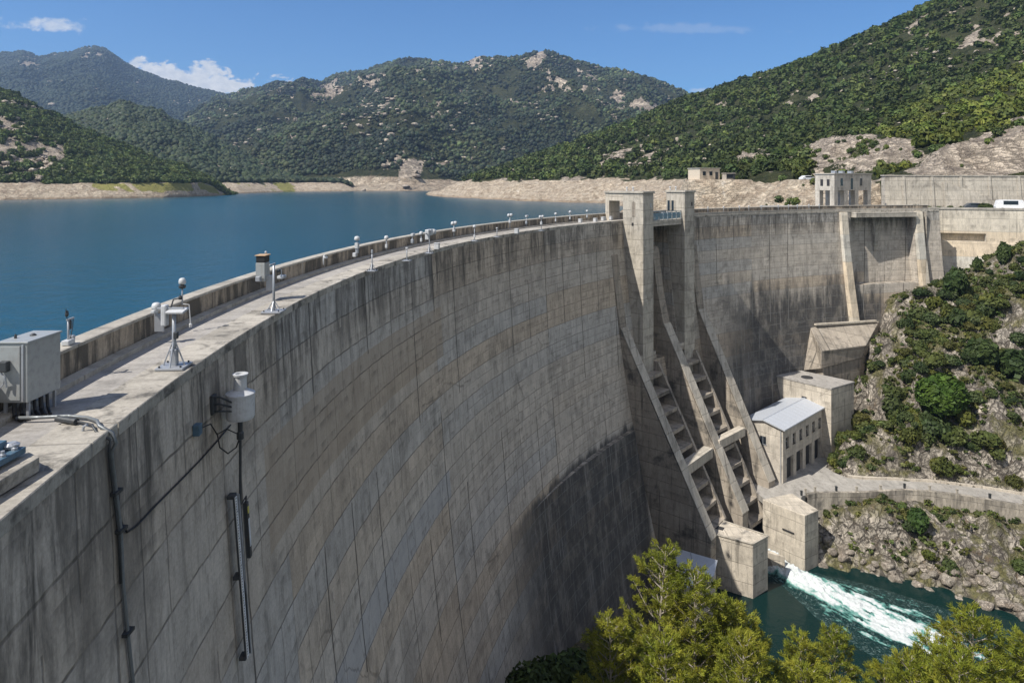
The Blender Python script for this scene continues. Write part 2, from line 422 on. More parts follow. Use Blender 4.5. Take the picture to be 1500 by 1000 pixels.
M['light'] = concrete('pale_concrete', (.52, .465, .385), 3.4, 2.2, line=.5, streak=.75, major=0, bands=False, stain=.3)
M['wing'] = concrete('wing_concrete', (.62, .56, .46), 3.6, 2.4, line=.35, streak=.35, major=12, bands=True, stain=.2)
M['deck'] = concrete('deck_concrete', (.335, .315, .29), 9.0, 40.0, line=.35, streak=.0, major=0, bands=False, stain=.25, var=.05)
M['edge'] = concrete('edge_concrete', (.385, .355, .305), 2.3, 40.0, line=.4, streak=.0, major=0, bands=False, stain=.9, var=.35)
M['parapet'] = concrete('parapet_concrete', (.40, .33, .25), 1.9, 40.0, line=.7, streak=.95, major=0, topz=-4.2, bands=False, stain=.4)
M['cap'] = concrete('cap_concrete', (.40, .37, .32), 3.8, 40.0, line=.5, streak=.2, major=0, bands=False, stain=.35)
M['oldwall'] = concrete('weathered_wall', (.42, .375, .31), 3.0, 1.6, line=.55, streak=.55, major=0, bands=False, stain=.8, topz=TERR + .4)
M['road'] = concrete('road_surface', (.34, .32, .29), 14.0, 90.0, line=.15, streak=0, major=0, bands=False, stain=.35, var=.05)
M['house'] = concrete('house_plaster', (.50, .455, .39), 3.0, 2.6, line=.22, streak=.4, major=0, bands=False, stain=.25)
M['brick'] = plain('brick_wall', (.42, .27, .20), .9)
M['cream'] = plain('cream_wall', (.62, .52, .40), .9)
M['zinc'] = metal('zinc_roof', (.50, .53, .58), .42, .15, .25)
M['grey_metal'] = metal('galvanised_metal', (.36, .38, .41), .42, .35, .3)
M['cab'] = metal('painted_cabinet', (.33, .345, .345), .38, .1, .3)
M['pipe'] = metal('conduit_steel', (.17, .185, .195), .42, .3, .35)
M['dark_metal'] = metal('dark_metal', (.045, .05, .055), .5, .2, .3)
M['black'] = plain('black_rubber', (.015, .015, .016), .55)
M['white'] = metal('white_enamel', (.50, .51, .52), .42, 0, .35)
M['blue'] = metal('blue_machine', (.075, .14, .20), .45, .1, .4)
M['bluerail'] = metal('blue_railing', (.16, .27, .34), .45, .1, .3)
M['glass'] = plain('dark_glass', (.02, .026, .034), .12)
M['void'] = plain('dark_interior', (.03, .03, .032), .9)
M['car_white'] = plain('car_white', (.74, .75, .77), .3)
M['car_dark'] = plain('car_dark', (.05, .06, .075), .3)
M['tyre'] = plain('tyre', (.02, .02, .02), .8)
M['tape'] = plain('gauge_tape', (.62, .64, .66), .5)
M['yellow'] = plain('yellow_mark', (.55, .48, .08), .5)
M['tan'] = plain('tan_marker', (.45, .30, .18), .8)

# ------------------------------------------------------------------ the arch dam
LB, RB = (43.15, 47.75), (73.2, 80.9)       # recessed gate bays
def rface(a, z):
    dd = max(0.0, CREST - z)
    t = .075 * dd + .0024 * dd * dd
    r = R0 - t
    if 20 <= a <= 39.0 and z <= -32.2: r -= .55 * min(1, max(0, (a - 24) / 9))
    if LB[0] < a < LB[1] and -25.0 < z < -6.4: r += 2.3
    if RB[0] < a < RB[1] and -18.6 < z < -6.6: r += 1.7
    return r
def facept(px, py, off=0.1):
    lo, hi = -48.0, CREST
    for _ in range(45):
        z = (lo + hi) / 2
        dd = CREST - z; r = R0 - (.075 * dd + .0024 * dd * dd) - off
        p = pol(r, pxphi(px, r), z)
        if HY - p.z / p.y * F < py: hi = z
        else: lo = z
    return p
dam = empty('arch_dam', pol(96, 30, -52), 'tall curved grey concrete arch dam holding back the blue lake', 'dam')
zs = [-5.6, -6.39, -6.41, -6.59, -6.61] + [-7.5 - .95 * k for k in range(48)]
for e in (-18.59, -18.61, -24.99, -25.01, -32.19, -32.21): zs.append(e)
zs = sorted(zs, reverse=True)
angs = [-45 + .5 * k for k in range(259)]
for e in (39.0, LB[0], LB[1], RB[0], RB[1]): angs += [e - .002, e + .002]
angs = sorted(angs)
mb = MB(); prof_n = len(zs) + 2
for a in angs:
    for z in zs: mb.v.append(pol(rface(a, z), a, z))
    mb.v.append(pol(104.5, a, zs[-1])); mb.v.append(pol(103.0, a, -5.6))
for i in range(len(angs) - 1):
    for j in range(prof_n):
        mb.f.append([i * prof_n + j, i * prof_n + (j + 1) % prof_n, (i + 1) * prof_n + (j + 1) % prof_n, (i + 1) * prof_n + j])
mb.f += [list(range(prof_n)), [(len(angs) - 1) * prof_n + j for j in range(prof_n - 1, -1, -1)]]
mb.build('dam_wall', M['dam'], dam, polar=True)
mb = MB(); mb.sweep([(100.92, -5.62), (100.92, -5.5), (102.6, -5.5), (102.6, -5.62)], -45, 84); mb.build('crest_road', M['deck'], dam, polar=True)
mb = MB()
e0 = -45.0
edges = [e0]
while edges[-1] < 84: edges.append(min(84, edges[-1] + 7.55))
for a, b in zip(edges[:-1], edges[1:]):     # cast coping blocks with open joints and small differences in level
    dz = random.uniform(-.015, .02); dr = random.uniform(-.02, .015)
    mb.sweep([(99.70 + dr, -5.75), (99.70 + dr, -5.46 + dz), (99.72 + dr, -5.44 + dz), (100.92, -5.44 + dz), (100.92, -5.605), (99.78, -5.605), (99.78, -5.75)], a + .012, b - .012)
mb.build('coping', M['edge'], dam, polar=True)
mb = MB(); mb.sweep([(102.22, -5.5), (102.22, -5.36), (102.56, -5.33), (102.56, -5.5)], -45, 41); mb.sweep([(102.22, -5.5), (102.22, -5.36), (102.56, -5.33), (102.56, -5.5)], 52.5, 84); mb.build('gutter_kerb', M['cap'], dam, polar=True)
mb = MB(); mb.sweep([(102.6, -9), (102.6, -4.66), (103.1, -4.66), (103.1, -9)], -45, 84); mb.build('parapet', M['parapet'], dam, polar=True)
mb = MB(); mb.sweep([(102.55, -4.66), (102.55, -4.57), (102.6, -4.55), (103.1, -4.55), (103.15, -4.57), (103.15, -4.66)], -45, 84); mb.build('parapet_cap', M['cap'], dam, polar=True)
# low downstream kerb beyond the towers, and the beam across the far gate bay
mb = MB(); mb.sweep([(99.8, -5.44), (99.8, -5.05), (100.05, -5.05), (100.05, -5.44)], 51.9, 84); mb.build('downstream_kerb', M['cap'], dam, polar=True)
mb = MB(); mb.sweep([(98.5, -6.6), (98.5, -5.7), (99.66, -5.7), (99.66, -6.6)], 73.3, 80.8); mb.build('bay_beam', M['tower'], dam, polar=True, bevel=.04)
# spillway: three sloping ribs, two stepped chutes, cross beams
def rib_r(z): return 98.4 + (z + 18.6) * .52
for a, z0 in ((39.45, -19.5), (45.5, -20.4), (51.0, -19.6)):
    mb = MB(); zt = z0; ze = -43.4 if a < 50 else -42.0
    poly = [(99.6, -9.5), (99.3, -10.0), (98.95, -13.0), (98.45, -16.2), (rib_r(zt), zt - .2)]
    for k in range(1, 9):
        z = zt + (ze - zt) * k / 8; poly.append((rib_r(z) - .35 * math.sin(k / 8 * math.pi) * -.6, z))
    poly += [(rib_r(ze), -52), (100.2, -52), (100.2, -9.5)]
    mb.radial(poly, a, 1.6)
    mb.build('spillway_rib', M['chute'], dam, polar=True, bevel=.05)
    mb = MB()   # worn pale cap strip on the rib
    pts = [(rib_r(zt + (ze - zt) * k / 8), zt + (ze - zt) * k / 8) for k in range(9)]
    top = [(r - .07, z + .04) for r, z in pts]
    mb.radial(pts[::-1] + top, a, 1.68, -.04)
    mb.build('rib_cap', M['tower'], dam, polar=True)
for a0, a1, zb in ((40.52, 45.48, -44.0), (46.56, 50.98, -47.2)):
    am = (a1 - a0) * R_(1)
    mb = MB(); poly = [(100.6, -24.2)]; z = -24.2; lips = []
    while z > zb:
        r = rib_r(z) + 4.2 - .2
        poly += [(r, z), (r + .1, z - 2.15)]; lips.append((r, z)); z -= 2.15
    poly += [(rib_r(z) + 4.2, -52), (100.6, -52)]
    w = am * 90.5
    mb.radial(poly, a0, w + .9, -.3); mb.build('chute_floor', M['chute'], dam, polar=True)
    for r, z in lips:
        mb = MB(); mb.radial([(r - 3.0, z - .3), (r - 3.0, z + .2), (r + .6, z + .35), (r + .6, z - .12), (r - 1.2, z - .2)], a0, w * .64 + .3, -.02)
        mb.build('baffle_slab', M['chute'], dam, polar=True, bevel=.04)
    for f in (.0, .60):   # longitudinal webs carrying the baffles
        mb = MB(); zt, ze = -25.0, zb + .6
        mb.radial([(rib_r(zt) + .9, zt), (rib_r(ze) + .9, ze), (rib_r(ze) + 4.6, ze), (rib_r(zt) + 4.6, zt)], a0, .45, .02 + w * f)
        mb.build('chute_web', M['chute'], dam, polar=True)
    mb = MB(); mb.radial([(96.6, -24.05), (96.6, -23.55), (98.2, -23.55), (98.2, -24.05)], a0, w * .66, .1); mb.build('platform', M['tower'], dam, polar=True, bevel=.04)
mb = MB(); mb.radial([(89.3, -37.2), (89.3, -35.9), (90.6, -35.9), (90.6, -37.2)], 40.28, 8.1, -.1); mb.build('cross_beam', M['tower'], dam, polar=True, bevel=.05)
mb = MB(); mb.radial([(89.4, -36.4), (89.4, -35.2), (90.5, -35.2), (90.5, -36.4)], 46.3, 7.2, -.1); mb.build('cross_beam', M['light'], dam, polar=True, bevel=.05)
# fins of the far gate bay
for a, w, zb in ((71.75, 1.4, -27.5), (81.0, 1.4, -22.5), (76.6, .7, -13.0)):
    thin = a == 76.6
    poly = [(100.6, CREST - .02), (99.3 if not thin else 100.3, CREST - .02)]
    for k in range(0, 11):
        z = -6.2 + (zb + 6.2) * k / 10; dd = CREST - z
        base = R0 - (.075 * dd + .0024 * dd * dd)
        poly.append((base - (.62 + .4 * (1 - math.cos(k / 10 * math.pi)) / 2) if not thin else base + 1.7 - .6 * math.sin(k / 10 * math.pi) - .15, z))
    poly += [(102.0, zb - (.0 if not thin else .6)), (102.0, -6.2)]
    if not thin: poly = [(102.0, CREST - .13)] + [(99.2, CREST - .13)] + poly[2:]
    mb = MB(); mb.radial(poly, a, w); mb.build('bay_fin', M['wing'] if not thin else M['tower'], dam, polar=True)
# block at the toe of the far bay
def hx(name, top, zt, zb, m, parent=None, bevel=.06, flare=None):
    mb = MB(); b = [Vector((p.x, p.y, zb)) for p in (flare or top)]; t_ = [Vector((p.x, p.y, zt)) for p in top]
    mb.hexa(b + t_) if len(top) == 4 else mb.prism([(p.x, p.y) for p in top], zb, zt)
    return mb.build(name, m, parent, bevel=bevel)
mb = MB()
T = [at(1187, 479, 117.5), at(1288, 470, 121), at(1269, 506, 116.5), at(1203, 514, 112.5)]
B = [at(1168, 543, 116), at(1292, 505, 121), at(1262, 524, 116.5), at(1203, 540, 112.5)]
mb.hexa(B + T); B2 = [p.lerp(sum(B, Vector()) / 4, .1) + Vector((0, 0, .02)) for p in B]; mb.hexa([p + Vector((0, 0, -12)) for p in B2] + B2); mb.build('toe_block', M['chute'], dam, bevel=.08)
mb = MB(); mb.box(tuple((T[0] + T[1]) / 2 + Vector((0, -.2, .25))), (12.5, .5, .35), rz=math.atan2(T[1].y - T[0].y, T[1].x - T[0].x)); mb.build('toe_ledge', M['light'], dam, bevel=.04)

# ------------------------------------------------------------------ spillway towers and the bridge
def tower(a, w, label, win):
    t = empty('spillway_tower', pol(99.5, a, CREST), label, 'tower')
    mb = MB(); mb.radial([(96.5, -30), (96.5, -1.7), (99.72, -1.7), (99.72, -30)], a, w); mb.build('tower_shaft', M['tower'], t, polar=True, bevel=.06)
    mb = MB() if not win else None
    if not win: mb.radial([(101.95, -10), (101.95, -1.7), (102.58, -1.7), (102.58, -10)], a, w); mb.build('rear_wall', M['light'], t, polar=True, bevel=.04)
    if not win: mb = MB(); mb.radial([(99.72, -2.75), (99.72, -1.7), (101.95, -1.7), (101.95, -2.75)], a, w - .02, .01); mb.build('portal_lintel', M['light'], t, polar=True)
    mb = MB(); rb = 102.7 if not win else 99.9; mb.radial([(96.35, -1.7), (96.35, -1.42), (rb, -1.42), (rb, -1.7)], a, w + .3, -.15); mb.build('roof_slab', M['tower'], t, polar=True, bevel=.04)
    if win:
        for r in (98.55, 99.25):
            mb = MB(); mb.radial([(r - .22, -4.4), (r - .22, -2.9), (r + .22, -2.9), (r + .22, -4.4)], a, .05, -.03)
            f = mb.build('window', M['glass'], t, polar=True)
            for q in (-.26, .22):
                mb = MB(); mb.radial([(r + q, -4.44), (r + q, -2.86), (r + q + .05, -2.86), (r + q + .05, -4.44)], a, .09, -.07); mb.build('frame', M['light'], f, polar=True)
    else:
        mb = MB(); mb.radial([(97.75, -4.9), (97.75, -3.0), (98.0, -2.75), (98.25, -3.0), (98.25, -4.9)], a, .06, -.03); mb.build('niche', M['chute'], t, polar=True)
        mb = MB(); mb.radial([(98.0, -6.1), (98.0, -5.7), (98.3, -5.7), (98.3, -6.1)], a, .06, -.04); mb.build('vent', M['void'], t, polar=True)
    mb = MB(); mb.box((0, 0, 0), (.22, .04, .55)); o = mb.build('end_window', M['white'] if not win else M['void'], t, local=True)
    o.location = pol(96.46, a, -3.4, w * .7) - t.location; o.rotation_euler[2] = R_(90 - a) + R_(0)
    for q in (.1, 1.1):
        mb = MB(); p = pol(98.4 + q, a, -1.42, .7); mb.tube([p, p + Vector((0, 0, .45))], [.09, .07], 8); mb.lathe(p + Vector((0, 0, .45)), [(.02, -.08), (.14, -.04), (.16, .06), (.08, .14)], 10); mb.build('roof_light', M['white'], t)
    mb = MB(); p = pol(97.3, a, -1.42, w * .75); mb.tube([p, p + Vector((0, 0, .9))], .02, 5); mb.build('aerial', M['dark_metal'], t)
    return t
tower(41.45, 2.75, 'left concrete gate tower on the crest, with a road portal behind it', False)
tower(47.8, 2.55, 'right concrete gate tower on the crest, with two dark windows above the blue railing', True)
br = empty('footbridge', pol(98.4, 43.2, -6.2), 'short concrete footbridge with blue railing between the two gate towers', 'bridge')
mb = MB(); mb.sweep([(97.0, -6.35), (97.0, -5.52), (99.68, -5.52), (99.68, -6.35)], 43.08, 47.78); mb.build('bridge_deck', M['tower'], br, polar=True, bevel=.03)
mb = MB()
for k in range(8):
    p = pol(97.08, 43.15 + k * .65, -5.52); mb.tube([p, p + Vector((0, 0, 1.15))], .045, 6)
for h in (.62, 1.15): mb.sweep([(97.04, -5.52 + h), (97.04, -5.45 + h), (97.12, -5.45 + h), (97.12, -5.52 + h)], 43.12, 47.75)
mb.build('railing', M['bluerail'], br)
mb = MB()
for k in range(7): mb.sweep([(97.07, -5.42), (97.07, -4.5), (97.09, -4.5), (97.09, -5.42)], 43.22 + k * .65, 43.72 + k * .65)
mb.build('railing_panel', M['bluerail'], br)
for k, f in enumerate((43.7, 45.8, 46.5)):
    p = pol(97.9, f, -5.52); mb = MB(); mb.box(tuple(p + Vector((0, 0, .5))), (.45, .4, 1.0), rz=.7); mb.build('control_box', M['white'], br, bevel=.03)

# ------------------------------------------------------------------ outlet piers, sill
g = lambda px, py, z: gp(px, py, z)
p1 = empty('outlet_pier', g(1060, 790, -50), 'weathered concrete outlet pier left of the white water, water stained at its foot', 'pier')
top1 = [g(1103, 797, -43.5), g(1125, 785, -43.5), g(1032, 754, -43.5), g(983, 765, -43.5)]
hx('pier_block', top1, -43.5, -53, M['light'], p1)
mb = MB(); c = g(1050, 772, -43.5); mb.box((c.x, c.y, -43.48), (1.7, .8, .05), rz=-.58); mb.build('hatch', M['void'], p1)
mb = MB()
for a_, b_ in ((0, 1), (1, 2), (3, 0)):
    A_, B_ = top1[a_], top1[b_]; d_ = (B_ - A_); mb.box(tuple((A_ + B_) / 2 + Vector((0, 0, .06)) ), (d_.length - .1, .22, .12), rz=math.atan2(d_.y, d_.x))
mb.build('pier_kerb', M['tower'], p1)
p2 = empty('outlet_pier', g(1150, 770, -50), 'pale concrete outlet pier right of the white water, joined to the powerhouse yard', 'pier')
top2 = [g(1179, 755, -42.78), g(1199, 746.5, -42.78), g(1160, 722, -42.78), g(1117, 731, -42.78)]
hx('pier_block', top2, -42.78, -53, M['light'], p2)
mb = MB(); c = (top2[0] * .62 + top2[3] * .38); mb.box((c.x - .02, c.y - .05, -45.6), (1.6, .14, .16), rz=math.atan2((top2[3] - top2[0]).y, (top2[3] - top2[0]).x)); mb.build('drain_slot', M['void'], p2)
sl_ = empty('outlet_sill', g(1140, 815, -50), 'low concrete sill between the two piers where the water bursts out', 'sill')
A, B = g(1121, 808, -47.6), g(1150, 815, -47.6); d_ = Vector((-.77, .64, 0)) * 7
mb = MB(); mb.prism([(A.x, A.y), (B.x, B.y), (B.x + d_.x + 1.2, B.y + d_.y), (A.x + d_.x, A.y + d_.y)], -52, -47.6); mb.build('sill_block', M['light'], sl_, bevel=.06)
mb = MB(); C_ = g(1128, 826, -49); n_ = Vector((.77, -.64, 0)); s_ = Vector((.64, .77, 0))
ring = [(0, -47.8), (.75, -48.4), (1.15, -49.5), (1.2, -52), (0, -52)]
base = Vector((A.x, A.y, 0)) + s_ * .05 + n_ * -.1
mb.loft([base + n_ * r + Vector((0, 0, z)) for r, z in ring], [base + n_ * r + s_ * .7 + Vector((0, 0, z)) for r, z in ring]); mb.build('sill_nose', M['chute'], sl_, smooth=False)

# ------------------------------------------------------------------ powerhouse and annex
def wall_frame(p, q):   # local axes of a wall from p to q
    d_ = (q - p); d_.z = 0; L = d_.length; d_.normalize(); return d_, Vector((d_.y, -d_.x, 0)), L
def wbox(mb, p, q, s0, s1, z0, z1, out, thick):
    """box on wall p->q between distances s0..s1, from 'out' metres outside inwards by thick"""
    d_, n_, L = wall_frame(p, q)
    a = Vector((p.x, p.y, 0)) + d_ * s0 + n_ * out; b = Vector((p.x, p.y, 0)) + d_ * s1 + n_ * out; c = b - n_ * thick; e = a - n_ * thick
    mb.prism([(a.x, a.y), (b.x, b.y), (c.x, c.y), (e.x, e.y)], z0, z1)
K = [gp(1147, 627, -35), gp(1216, 588, -35), gp(1165, 574.5, -35), gp(1093, 613, -35)]   # near corner, far facade, far back, gable back
fd = (K[1] - K[0]); fd.z = 0; FL = fd.length; fd.normalize(); gd = Vector((-fd.y, fd.x, 0)); GL = 5.6
K = [K[0], K[0] + fd * FL, K[0] + fd * FL + gd * GL, K[0] + gd * GL]
ph = empty('powerhouse', (K[0] + K[2]) / 2 + Vector((0, 0, -8.5)), 'two storey concrete powerhouse with a pale metal roof beside the river yard', 'building')
zb, ze = -43.5, -35.2
mb = MB()
pts = [(p.x, p.y) for p in K]
bays = [(1.2 + 3.2 * k, 3.4 + 3.2 * k) for k in range(5)]
# facade in pieces round its openings; the other three walls whole
s_prev = 0
for s0, s1 in bays:
    wbox(mb, K[0], K[1], s_prev, s0, zb, -39.6, 0, .5); s_prev = s1
wbox(mb, K[0], K[1], s_prev, FL, zb, -39.6, 0, .5)
wbox(mb, K[0], K[1], 0, FL, -39.6, -38.2, 0, .5)
wins = [(.9 + 2.28 * k, 1.9 + 2.28 * k) for k in range(7)]
s_prev = 0
for s0, s1 in wins:
    wbox(mb, K[0], K[1], s_prev, s0, -38.2, -36.6, 0, .5); s_prev = s1
wbox(mb, K[0], K[1], s_prev, FL, -38.2, -36.6, 0, .5)
wbox(mb, K[0], K[1], 0, FL, -36.6, ze, 0, .5)
wbox(mb, K[1], K[2], .5, GL, zb, ze, 0, .5); wbox(mb, K[2], K[3], .5, FL, zb, ze, 0, .5)
wbox(mb, K[3], K[0], .5, GL - .5, zb, ze, 0, .5)
wbox(mb, K[3], K[0], 0, .5, zb, ze, 0, .5)
mb.build('wall', M['house'], ph)
mb = MB(); d_ = fd * .0
gm = (K[0] + K[3]) / 2; gm2 = (K[1] + K[2]) / 2
def roofring(o, w):
    a, b, m_ = K[0] + fd * o, K[3] + fd * o, gm + fd * o
    return [a - gd * w + Vector((0, 0, -.1)), m_ + Vector((0, 0, .62)), b + gd * w + Vector((0, 0, -.1)), b + gd * w + Vector((0, 0, -.28)), m_ + Vector((0, 0, .44)), a - gd * w + Vector((0, 0, -.28))]
mb.loft(roofring(-.35, .4), roofring(FL + .35, .4)); rf = mb.build('roof', M['zinc'], ph)
mb = MB()
for k in range(15):
    o_ = .2 + k * FL / 14.2
    for sgn, e in ((-1, K[0]), (1, K[3])):
        a = e + fd * o_ + gd * (sgn * .38) + Vector((0, 0, -.07)); b = gm + fd * o_ + Vector((0, 0, .64))
        mb.tube([a, b], .018, 4)
mb.tube([gm + fd * -.35 + Vector((0, 0, .63)), gm + fd * (FL + .35) + Vector((0, 0, .63))], .07, 6)
mb.build('roof_seams', M['zinc'], rf)
mb = MB(); mb.loft([K[0] + fd * .25 + Vector((0, 0, -.2)), K[3] + fd * .25 + Vector((0, 0, -.2)), gm + fd * .25 + Vector((0, 0, .42))], [K[0] + Vector((0, 0, -.2)), K[3] + Vector((0, 0, -.2)), gm + Vector((0, 0, .42))]); mb.build('gable', M['house'], ph)
for s0, s1 in bays:
    mb = MB(); wbox(mb, K[0], K[1], s0 - .05, s1 + .05, zb, -39.55, -.42, .06); dr = mb.build('garage_door', M['void'], ph)
    mb = MB(); wbox(mb, K[0], K[1], s0 + 1.05, s0 + 1.15, zb, -39.6, -.40, .05); mb.build('door_frame', M['dark_metal'], dr)
for s0, s1 in wins:
    mb = MB(); wbox(mb, K[0], K[1], s0 - .03, s1 + .03, -38.25, -36.55, -.3, .05); w_ = mb.build('window', M['glass'], ph)
    mb = MB(); wbox(mb, K[0], K[1], (s0 + s1) / 2 - .03, (s0 + s1) / 2 + .03, -38.2, -36.6, -.26, .05); wbox(mb, K[0], K[1], s0, s1, -37.35, -37.29, -.26, .05); mb.build('frame', M['grey_metal'], w_)
    mb = MB(); wbox(mb, K[0], K[1], s0 - .1, s1 + .1, -38.3, -38.2, .08, .3); mb.build('sill', M['light'], w_)
mb = MB(); wbox(mb, K[3], K[0], 2.2, 3.1, -38.0, -36.9, .03, .06); w_ = mb.build('window', M['glass'], ph)
mb = MB(); wbox(mb, K[3], K[0], 2.1, 3.2, -38.1, -38.0, .08, .2); wbox(mb, K[3], K[0], 2.62, 2.68, -38, -36.9, .05, .05); mb.build('frame', M['grey_metal'], w_)
mb = MB(); p = K[0] - fd * .06 + gd * .3; mb.tube([p + Vector((0, 0, -.3)), p + Vector((0, 0, -8.2))], .06, 6); mb.build('downpipe', M['grey_metal'], ph)
an = empty('annex_building', gp(1195, 560, -32) + Vector((0, 0, -11)), 'flat roofed concrete block standing behind the metal roofed powerhouse', 'building')
Q = [gp(1217.6, 569.5, -32), gp(1251, 560, -32), gp(1170, 543, -32), gp(1138, 551, -32)]
hx('wall', Q, -32.15, -44, M['light'], an)
mb = MB(); cq = sum(Q, Vector()) / 4; mb.prism([((p.x - cq.x) * 1.02 + cq.x, (p.y - cq.y) * 1.02 + cq.y) for p in Q], -32.15, -31.85); mb.build('roof', M['deck'], an, bevel=.04)
mb = MB(); mb.lathe(cq + Vector((-1, .5, .15)), [(.9, 0), (.9, .12), (.75, .14)], 20); mb.build('roof_hatch', M['void'], an)
mb = MB(); wbox(mb, Q[3], Q[0], 4.2, 5.0, -35.4, -34.2, .03, .06); mb.build('window', M['glass'], an)
sh = empty('metal_shed', gp(1015, 850, -48), 'small shed with a pale sheet roof at the foot of the dam behind the pine', 'shed')
RQ = [gp(1000, 862, -45.2), gp(1046, 842, -45.2), gp(1051, 820, -44.6), gp(986, 801, -44.6)]
mb = MB(); mb.hexa([p + Vector((0, 0, -.12)) for p in RQ] + RQ); mb.build('roof', M['zinc'], sh)
cs = sum(RQ, Vector()) / 4
mb = MB(); mb.prism([((p.x - cs.x) * .92 + cs.x, (p.y - cs.y) * .92 + cs.y) for p in RQ], -50, -45.35); mb.build('wall', M['house'], sh)
mb = MB(); mb.tube([RQ[0] * .55 + RQ[1] * .45 + Vector((0, 0, .03)), RQ[3] * .6 + RQ[2] * .4 + Vector((0, 0, .03))], .05, 5); mb.build('roof_seam', M['grey_metal'], sh)

# ------------------------------------------------------------------ yard, road, its walls and railings
yard_px = [(1121, 732), (1172, 731.5), (1174, 728), (1180, 724.5), (1194, 721.8), (1225, 721.5), (1255, 721.6), (1290, 719.5), (1325, 717.4), (1362, 720), (1402, 725), (1450, 732.5), (1500, 741), (1600, 760), (1760, 800), (2500, 934),
           (2480, 890), (1760, 770), (1600, 741), (1500, 725.5), (1440, 715), (1370, 706.5), (1306, 703), (1265, 702), (1242, 699.5), (1222, 692), (1210, 684), (1222, 660), (1232, 650), (1150, 655), (1085, 700)]
yp = [gp(px, py, TERR) for px, py in yard_px]
mb = MB(); mb.prism([(p.x, p.y) for p in yp], -43.6, TERR); tag(mb.build('road', M['road']), 'pale concrete yard and road curving along the river to the right', 'road', kind='structure')
outer = yp[1:15]; 
def strip_wall(name, pts, zt, zb, th, m, label, cat, bevel=.03, batter=0.0):
    mb = MB(); n = len(pts); L_ = []; 
    for i, p in enumerate(pts):
        d_ = (pts[min(i + 1, n - 1)] - pts[max(i - 1, 0)]); d_.z = 0; d_.normalize(); L_.append(Vector((d_.y, -d_.x, 0)))
    for i in range(n):
        p, q = pts[i], L_[i]
        for off, z in ((0, zt), (th, zt), (th + batter, zb), (0, zb)): mb.v.append(Vector((p.x, p.y, 0)) + q * off + Vector((0, 0, z if not callable(z) else z(i))))
    for i in range(n - 1):
        for j in range(4): mb.f.append([i * 4 + j, i * 4 + (j + 1) % 4, i * 4 + 4 + (j + 1) % 4, i * 4 + 4 + j])
    mb.f += [[0, 1, 2, 3], [n * 4 - 1, n * 4 - 2, n * 4 - 3, n * 4 - 4]]
    return tag(mb.build(name, m, bevel=bevel), label, cat)
def resample(pts, step):
    out = [pts[0]]; acc = 0
    for a, b in zip(pts[:-1], pts[1:]):
        L = (b - a).length; n = max(1, int(L / step))
        for k in range(1, n + 1): out.append(a + (b - a) * k / n)
    return out
rw = strip_wall('retaining_wall', outer[2:9], TERR + .25, TERR - 3.0, .45, M['oldwall'], 'short concrete wall holding up the inner bend of the riverside road', 'wall', batter=.25)
rw2 = strip_wall('retaining_wall', outer[8:], TERR + .28, TERR - 4.4, .5, M['oldwall'], 'long pale concrete wall under the right end of the riverside road', 'wall', batter=.4)
rp = resample(outer, 2.2)
for i, p in enumerate(rp[1:-1]):
    mb = MB(); mb.box((0, 0, .28), (.24, .24, .56)); mb.box((0, 0, .6), (.3, .3, .08))
    o = mb.build('kerb_post', M['tower' if i % 3 else 'dark_metal']); o.location = p + Vector((0, 0, .27)) ; o.location.z = TERR + .25
    tag(o, 'short stone post in the row on the wall of the riverside road', 'post', 'posts along the riverside road')
inner = [yp[k] for k in range(25, 16, -1)][::-1]
strip_wall('roadside_kerb', [yp[k] for k in (18, 19, 20, 21, 22, 23, 24)], TERR + .35, TERR - .3, .35, M['light'], 'low pale kerb wall between the road and the rocky hillside', 'kerb')

# ------------------------------------------------------------------ wing wall, upper retaining wall, gatehouse
W0, W1 = Vector((77.2, 133.4, 0)), Vector((112, 121.5, 0))
ww = empty('wing_wall', Vector((86, 131, -16)), 'bright pale concrete wing wall at the right end of the dam, with a long shaded slot', 'wall')
def seg(mb, s0, s1, z0, z1, out=0, th=2.5): wbox(mb, W0, W1, s0, s1, z0, z1, out, th)
WL = (W1 - W0).length
mb = MB(); seg(mb, 0, WL, -10.0, CREST); seg(mb, 0, 1.0, -11.5, -10.0); seg(mb, 13.2, WL, -11.5, -10.0); seg(mb, 1.0, 13.2, -11.5, -10.0, -1.1, 1.0)
mb.build('upper_wall', M['wing'], ww)
mb = MB()
d_, n_, _ = wall_frame(W0, W1)
def lp(s, o, z): return Vector((W0.x, W0.y, 0)) + d_ * s + n_ * o + Vector((0, 0, z))
mb.hexa([lp(0, 3.2, -34), lp(WL, 3.2, -34), lp(WL, -2.5, -34), lp(0, -2.5, -34), lp(0, .0, -11.5), lp(WL, .0, -11.5), lp(WL, -2.5, -11.5), lp(0, -2.5, -11.5)])
mb.build('lower_wall', M['wing'], ww)
mb = MB(); seg(mb, -.2, WL, CREST, -5.1, .12, .5); mb.build('coping', M['cap'], ww, bevel=.03)
